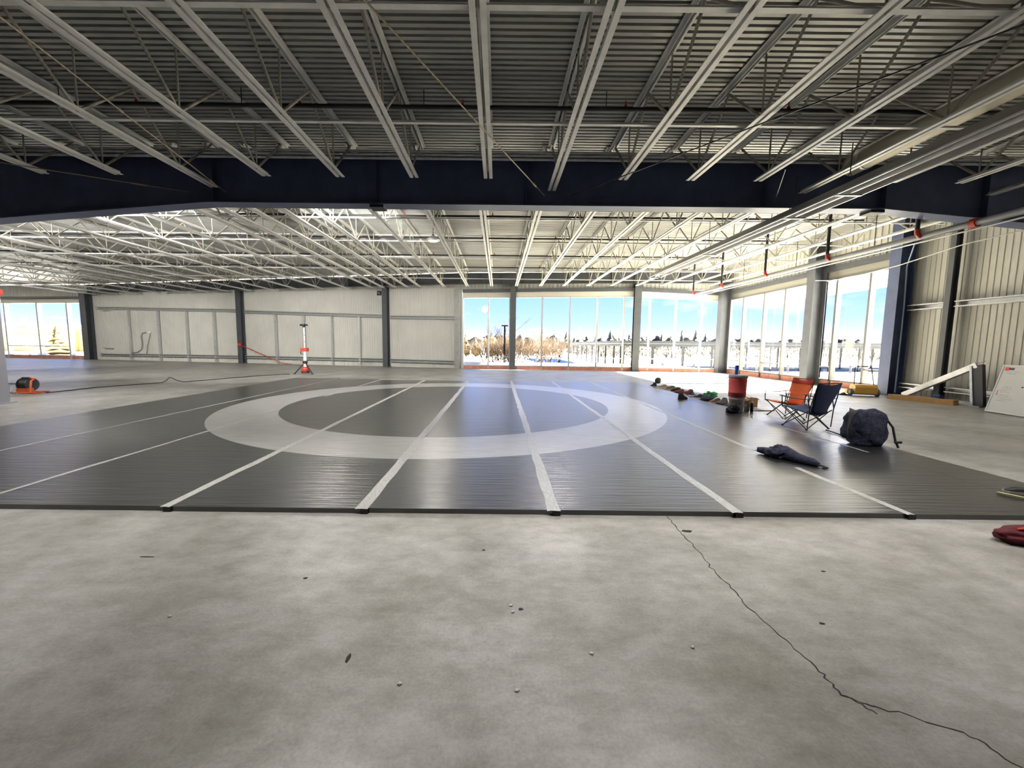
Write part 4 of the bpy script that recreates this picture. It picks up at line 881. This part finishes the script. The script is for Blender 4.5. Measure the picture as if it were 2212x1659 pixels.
tag(MB().blob((13.45, 12.25, .16), (.07, .12, .06), .4, 2.5, 3, 3).build('blue_rag', mat('blue_rag', (.05, .09, .25), .8)), 'small blue rag hanging by the lower wall rail', 'rag')
wb = thing('whiteboard', 'white framed whiteboard with faint handwriting leaning by the side wall', 'whiteboard', (12.5, 9.4, 0))
B0, B1 = Vector((12.55, 10.28, .02)), Vector((12.24, 8.2, .02)); lean = Vector((.40, .05, 1.19)); wd = (B1 - B0); bu = wd.normalized(); bv = lean.normalized(); bn = bu.cross(bv).normalized()
if bn.x > 0: bn = -bn
def WB(a, b, o=0.0): return B0 + bu * a + bv * b + bn * o
BL, BH = wd.length, lean.length
def slab(mb, a0, a1, b0, b1, o0, o1):
    mb._add([WB(a0, b0, o0), WB(a1, b0, o0), WB(a1, b1, o0), WB(a0, b1, o0), WB(a0, b0, o1), WB(a1, b0, o1), WB(a1, b1, o1), WB(a0, b1, o1)], [(0, 1, 2, 3), (7, 6, 5, 4), (0, 4, 5, 1), (3, 2, 6, 7), (0, 3, 7, 4), (1, 5, 6, 2)]); return mb
slab(MB(), 0, BL, 0, BH, -.02, 0.0).build('board', mat('board_white', (.70, .69, .68), .25), wb); bd = bpy.data.objects['board']
for a0, a1, b0, b1 in ((0, BL, 0, .03), (0, BL, BH - .03, BH), (0, .03, .03, BH - .03), (BL - .03, BL, .03, BH - .03)): slab(MB(), a0, a1, b0, b1, .0005, .012).build('frame_rail', M_WHITE, wb)
slab(MB(), .07, .16, BH - .15, BH - .06, .0005, .002).build('logo', mat('logo_red', (.75, .06, .03), .5), bd); slab(MB(), .16, .28, BH - .13, BH - .07, .0005, .002).build('logo', M_PRINT, bd)
rr = random.Random(4)
M_INK = mat('marker_ink', (.16, .15, .16), .6)
for bq, a0, n in ((.86, .12, 5), (.82, .16, 3), (.55, .2, 3), (.51, .16, 4), (.47, .14, 4), (.43, .16, 3), (.37, .12, 4), (.33, .14, 5), (.29, .22, 4), (.25, .18, 3)):
    a = a0
    for k in range(n):
        w = rr.uniform(.03, .07); pts = [WB(a + w * j / 5, bq * BH + rr.uniform(-.010, .012), .002) for j in range(6)]; MB().tube(pts, .0022, 4).build('handwriting', M_INK, bd); a += w + .015
tag(MB().blob(WB(.62, .56 * BH, .01), .016, 0, 1, 0, 2).build('board_magnet', M_BLACK), 'small round black magnet on the whiteboard', 'magnet')
slab(MB(), .09, .12, .36 * BH, .46 * BH, .0005, .003).build('sticker', mat('sticker_pink', (.55, .30, .30), .6), bd)
# ================================================================== outdoors
M_SNOW = mat('snow', (0.80, 0.82, 0.86), 0.8, 0, 0.2, 0.5, 0.04, 0.3, 0.6)
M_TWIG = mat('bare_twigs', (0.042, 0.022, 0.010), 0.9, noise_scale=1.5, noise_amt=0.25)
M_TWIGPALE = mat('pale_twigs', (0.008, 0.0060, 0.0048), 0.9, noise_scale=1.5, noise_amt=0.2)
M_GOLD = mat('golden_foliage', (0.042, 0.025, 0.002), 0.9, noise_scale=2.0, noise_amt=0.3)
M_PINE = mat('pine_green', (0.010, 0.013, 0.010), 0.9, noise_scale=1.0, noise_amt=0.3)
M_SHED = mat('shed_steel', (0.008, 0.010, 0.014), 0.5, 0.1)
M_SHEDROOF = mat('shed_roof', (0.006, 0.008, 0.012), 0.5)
def sst(a, b, x): t = max(0.0, min(1.0, (x - a) / (b - a))); return t * t * (3 - 2 * t)
def terr(x, y):
    z = -0.5 - 2.3 * sst(40, 90, y) * sst(35, 60, -x)
    z += 0.10 * noise.noise(Vector((x * 0.15, y * 0.15, 0))) * sst(30, 50, abs(x) + y)
    return z
NX, NY = 90, 90
def tx(i): s_ = i / (NX - 1) * 2 - 1; return 320 * s_ * abs(s_) ** 0.6
def ty(j): s_ = j / (NY - 1); return -40 + 440 * s_ ** 1.5
g_ = MB(); g_._add([(tx(i), ty(j), terr(tx(i), ty(j))) for i in range(NX) for j in range(NY)], [(i * NY + j, (i + 1) * NY + j, (i + 1) * NY + j + 1, i * NY + j + 1) for i in range(NX - 1) for j in range(NY - 1)], True)
struct(g_.build('ground', M_SNOW), 'snow covered ground outside the windows')
# entrance canopy outside the side windows
cn = struct(thing('canopy_roof', None, None, (16.5, 17, 4.6)))
MB().rng((14.1, 9.0, 4.62), (18.8, 26.3, 4.86)).build('slab', M_WHITE, cn)
MB().rng((18.7, 9.0, 4.56), (18.84, 26.3, 5.0)).build('fascia', M_CREAM, cn)
# snow banks
def bank(c, r, seed, label):
    tag(MB().blob(c, r, 0.28, 1.6, seed, 4, c[2] - 0.05).build('snow_bank', M_SNOW), label, 'snow bank', 'snow banks outside')
bank((16.6, 15.6, -0.45), (1.6, 2.2, 0.75), 2, 'heap of snow right outside the last side window beyond the yellow sweeper')
bank((16.2, 19.8, -0.5), (1.4, 1.8, 0.5), 5, 'low snow heap outside the side windows beyond the red cooler')
bank((4.4, 35.2, -0.55), (1.1, 0.9, 0.5), 3, 'lumpy snow heap between the bare bush and the open shed')
bank((-10, 44, -0.5), (6, 2, 0.45), 8, 'long low snow bank at the end of the far windows')
# open steel shed
sh = thing('open_shed', 'long open steel-framed shed with a pale flat roof out in the snow', 'shed', (38, 50, -.5))
SX0, SX1, SY0, SY1 = 11.0, 78.0, 35.6, 62.0
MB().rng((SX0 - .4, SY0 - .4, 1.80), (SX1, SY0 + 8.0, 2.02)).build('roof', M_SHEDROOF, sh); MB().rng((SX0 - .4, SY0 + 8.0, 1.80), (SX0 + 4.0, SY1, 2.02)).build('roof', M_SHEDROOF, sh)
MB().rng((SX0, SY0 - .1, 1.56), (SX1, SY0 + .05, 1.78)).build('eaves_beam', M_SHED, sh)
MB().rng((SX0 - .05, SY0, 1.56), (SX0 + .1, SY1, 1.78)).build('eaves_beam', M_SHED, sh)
pm = MB().box((0, 0, 1.0), (0.13, 0.13, 2.1)).mesh('shed_post', M_SHED)
o_ = org(sh)
for k in range(22): inst('post', pm, sh, Vector((SX0 + k * 2.6, SY0, -.5)) - o_)
for k in range(1, 9): inst('post', pm, sh, Vector((SX0, SY0 + k * 3.0, -.5)) - o_)
for k in range(20): inst('post', pm, sh, Vector((SX0 + 1 + k * 3.1, SY0 + 4.2, -.5)) - o_)
for k in range(18): MB().bar((SX0 + k * 2.6, SY0, 1.3), (SX0 + k * 2.6 + .45, SY0, 1.6), .06, .06).build('knee_brace', M_SHED, sh)
for k in range(0, 14):
    x = SX0 + k * 2.6; MB().bar((x, SY0 - 2.2, 0.25), (x + 2.6, SY0 - 2.2, 0.25), .04, .05).build('fence_rail', M_SHED, sh); inst('fence_post', MATS.setdefault('_fp', None) or pm, sh, Vector((x, SY0 - 2.2, -1.9)) - o_)

# trees and shrubs
def twigs(mb, p, d, ln, r, depth, rnd, spread=0.55):
    q = p + d * ln; mid = p + d * ln * .5 + Vector((rnd.uniform(-1, 1), rnd.uniform(-1, 1), rnd.uniform(-.3, .3))) * ln * .06
    mb.tube([p, mid, q], [r, r * .8, r * .55], 4, False)
    if depth == 0: return
    for k in range(rnd.choice((2, 3, 3))):
        dd = (d + Vector((rnd.uniform(-1, 1), rnd.uniform(-1, 1), rnd.uniform(-.25, .7))) * spread).normalized()
        twigs(mb, p + d * ln * rnd.uniform(.55, 1.0), dd, ln * rnd.uniform(.6, .85), r * .6, depth - 1, rnd, spread)
def bare_tree(x, y, h, stems, depth, mt, label, seed, r0=0.05, lean=0.5, group=None, name='bare_tree', cat='tree'):
    rnd = random.Random(seed); mb = MB(); z = terr(x, y)
    for k in range(stems):
        d = Vector((rnd.uniform(-lean, lean), rnd.uniform(-lean, lean), 1)).normalized()
        twigs(mb, Vector((x + rnd.uniform(-.3, .3) * stems * .12, y + rnd.uniform(-.3, .3), z)), d, h * .34 * rnd.uniform(.8, 1.15), r0, depth, rnd)
    return tag(mb.build(name, mt), label, cat, group)
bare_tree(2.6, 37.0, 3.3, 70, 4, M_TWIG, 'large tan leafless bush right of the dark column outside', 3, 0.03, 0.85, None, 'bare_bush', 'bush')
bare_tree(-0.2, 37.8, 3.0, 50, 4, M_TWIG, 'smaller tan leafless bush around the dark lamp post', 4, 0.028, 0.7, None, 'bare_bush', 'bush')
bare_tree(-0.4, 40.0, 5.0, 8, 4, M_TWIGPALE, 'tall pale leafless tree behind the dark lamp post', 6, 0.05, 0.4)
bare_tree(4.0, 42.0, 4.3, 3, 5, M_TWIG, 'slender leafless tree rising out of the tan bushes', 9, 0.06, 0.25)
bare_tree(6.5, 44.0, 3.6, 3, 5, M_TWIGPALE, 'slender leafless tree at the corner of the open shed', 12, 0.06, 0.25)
def golden(x, y, h, w, label, seed):
    z = terr(x, y); t = thing('golden_tree', label, 'tree', (x, y, z)); MB().tube([(x, y, z), (x, y, z + h * .4)], .12, 6).build('trunk', M_TWIG, t)
    MB().blob((x, y, z + h * .55), (w, w, h * .48), 0.5, 3.0, seed, 4).build('crown', M_GOLD, t)
golden(-1.2, 67, 3.1, 1.05, 'round golden tree left of the dark lamp post seen through the far windows', 3)
for k, (x, y, h, w) in enumerate(((-7.2, 66, 2.0, 0.7), (-5.4, 67, 2.3, 0.6), (-3.7, 66.5, 2.1, 0.65))): golden(x, y, h, w, 'small golden tree left of the round one, %s from the window edge' % ORD[k + 1], 5 + k)
def conifer(x, y, h, w, mt, label, seed, group=None):
    z = terr(x, y); rnd = random.Random(seed); t = thing('conifer', label, 'tree', (x, y, z), 0, group)
    MB().tube([(x, y, z), (x, y, z + h * .95)], [.16, .04], 6).build('trunk', M_TWIG, t)
    mb = MB(); L_ = 9
    for k in range(L_):
        f = k / L_; zz = z + h * (.14 + .84 * f); r = w * (1 - f) * rnd.uniform(.75, 1.15) + .12
        n = 11; vs = [(x, y, zz + h * .13)]
        for q in range(n):
            a = 2 * math.pi * q / n + rnd.uniform(-.2, .2); rr = r * rnd.uniform(.6, 1.15); vs.append((x + rr * math.cos(a), y + rr * math.sin(a), zz - h * .03 * rnd.uniform(.3, 1.6)))
        mb._add(vs, [(0, 1 + q, 1 + (q + 1) % n) for q in range(n)] + [tuple(range(n, 0, -1))])
    mb.build('needles', mt, t)
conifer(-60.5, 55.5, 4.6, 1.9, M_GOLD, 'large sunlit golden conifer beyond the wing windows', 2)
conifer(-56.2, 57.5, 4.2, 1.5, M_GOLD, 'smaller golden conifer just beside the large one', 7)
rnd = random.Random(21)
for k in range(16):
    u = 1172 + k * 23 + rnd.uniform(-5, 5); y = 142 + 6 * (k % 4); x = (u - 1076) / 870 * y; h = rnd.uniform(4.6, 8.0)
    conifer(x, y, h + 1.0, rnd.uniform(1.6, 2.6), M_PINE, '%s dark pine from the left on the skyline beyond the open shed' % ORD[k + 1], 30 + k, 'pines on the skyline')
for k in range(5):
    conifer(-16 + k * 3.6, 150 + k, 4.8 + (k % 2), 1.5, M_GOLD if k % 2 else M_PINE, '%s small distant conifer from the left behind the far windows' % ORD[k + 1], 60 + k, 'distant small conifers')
# scrub belt behind everything
sc = MB(); rnd = random.Random(5)
for k in range(900):
    y = rnd.uniform(70, 135); x = rnd.uniform(-0.12, 1.15) * y; h = rnd.uniform(.8, 2.6) * y / 100; z = terr(x, y)
    for q in range(5):
        d = Vector((rnd.uniform(-.35, .35), rnd.uniform(-.35, .35), 1)); p = Vector((x + rnd.uniform(-1, 1), y, z)); sc.tube([p, p + d * h * .6, p + d * h + Vector((rnd.uniform(-.3, .3), 0, 0))], [.07, .05, .02], 3, False)
tag(sc.build('scrub', M_TWIGPALE), 'belt of tan winter scrub across the snow field', 'scrub', None, 'stuff')
sc = MB()
for k in range(150):
    y = rnd.uniform(192, 225); x = rnd.uniform(-0.15, 1.2) * y; h = rnd.uniform(3.0, 6.5)
    sc.blob((x, y, terr(x, y) + h * .5), (rnd.uniform(2.5, 5), 2, h * .6), .5, 2.5, k, 2)
tag(sc.build('woods', mat('winter_wood', (0.02, 0.018, 0.017), 0.95, noise_scale=0.6, noise_amt=0.3)), 'hazy grey-brown winter woods along the horizon', 'woods', None, 'stuff')

# lamp posts
def lamp_post(x, y, ztop, r, label, arm=0.0, mt=M_DARKMETAL, head=True):
    z = terr(x, y); t = thing('lamp_post', label, 'lamp post', (x, y, z), 0, 'lamp posts outside')
    MB().tube([(x, y, z), (x, y, ztop)], r, 8).build('pole', mt, t)
    if arm: MB().bar((x, y, ztop - .05), (x + arm, y, ztop - .05), .1, .08).build('arm', mt, t)
    if head: MB().box((x + arm - (0.15 if arm < 0 else -.15) * bool(arm), y, ztop), (0.55, 0.25, 0.1)).build('head', mt, t)
lamp_post(0.5, 35.2, 3.2, 0.07, 'dark lamp post rising from the bare bushes beside the dark column', 0, mat('post_black', (0.004, 0.004, 0.004), .9, 0, 0.05))
lamp_post(-46.5, 44.0, 4.0, 0.09, 'tall lamp post with one arm beyond the last wing window', -1.3, mat('post_purple', (0.30, 0.22, 0.32), .5))
lamp_post(-70.0, 60.0, 4.6, 0.08, 'slim lamp post in front of the yellow building', 0, M_ORANGE)
lamp_post(-61.5, 60.0, 3.9, 0.06, 'slim lamp post near the edge of the wing windows', 0, M_ORANGE)
for u, top, lab in ((1203, 4.8, 'pale floodlight mast left of the open shed'), (1250, 6.0, 'tall thin floodlight mast above the shed corner'), (1331, 5.7, 'thin floodlight mast left of the grey column'), (1428, 5.4, 'thin floodlight mast right of the grey column')):
    lamp_post((u - 1076) / 870 * 100, 100, top, 0.09, lab, 0, mat('mast_grey', (0.55, 0.52, 0.52), .6))
# shop building beyond the wing
M_SHOP = mat('shop_yellow', (0.25, 0.19, 0.075), 0.8); M_SHOPLINE = mat('shop_stripe', (0.16, 0.13, 0.12), 0.8); M_CARWIN = mat('car_glass', (0.006, 0.008, 0.012), 0.2)
sp_ = thing('shop_building', 'long yellow flat-roofed shop building across the car park', 'building', (-170, 150, -3))
tw = MB().rng((-230, 150, -3.2), (-158, 175, 7.0)).build('tall_wing', M_SHOP, sp_); MB().rng((-158, 152, -3.2), (-105, 175, 5.6)).build('low_wing', M_SHOP, sp_)
MB().rng((-230, 149.8, 3.0), (-160, 150.1, 3.4)).build('stripe', M_SHOPLINE, sp_); MB().rng((-156, 151.8, 2.0), (-105, 152.1, 2.3)).build('stripe', M_SHOPLINE, sp_); MB().rng((-156, 151.8, 1.2), (-105, 152.1, 1.4)).build('stripe', M_SHOPLINE, sp_)
MB().rng((-178.5, 149.7, 4.1), (-175.2, 150.1, 6.0)).build('sign_panel', M_SHOPLINE, tw); MB().rng((-200, 149.7, -3), (-185, 150.1, -.4)).build('window', M_CARWIN, tw)
MB().rng((-231, 149.6, 6.9), (-157.5, 176, 7.15)).build('parapet', M_CREAM, sp_); MB().rng((-157.5, 151.6, 5.5), (-104, 176, 5.75)).build('parapet', M_CREAM, sp_)
def car(x, y, col, label, ln=4.4):
    z = terr(x, y); t = thing('parked_car', label, 'car', (x, y, z), 0, 'cars in the car park')
    body = [(-.5, .25), (-.5, .62), (-.42, .78), (-.2, .85), (-.1, 1.0), (.25, 1.0), (.36, .86), (.5, .8), (.5, .25)]
    mb = MB(); pr = [(a * ln, b * 1.42) for a, b in body]
    mb.prof([(-a, b) for a, b in pr], (x, y + .85, z), (x, y - .85, z)); cbody = mb.build('body', mat('car_%s' % col[0], col[1], .3), t)
    MB().rng((x - .3 * ln * .5, y - .87, z + 1.12), (x + .48 * ln * .5, y - .84, z + 1.36)).build('side_window', M_CARWIN, cbody)
    for s_ in (-.31, .31): MB().tube([(x + s_ * ln, y - .9, z + .33), (x + s_ * ln, y - .7, z + .33)], .33, 12).build('wheel', M_BLACK, t)
for x, y, col, lab in ((-128, 112, ('silver', (.6, .6, .62)), 'silver car parked before the yellow building beside the window edge'), (-118, 110, ('white', (.8, .8, .8)), 'white car parked beside the silver one'), (-107, 108, ('blue', (.10, .14, .24)), 'dark blue car parked left of the golden conifers'),
                       (-98, 106, ('red', (.45, .08, .06)), 'red car parked behind the golden conifers'), (-92, 108, ('gold', (.55, .35, .12)), 'tan car parked right of the golden conifers')):
    car(x, y, col, lab)
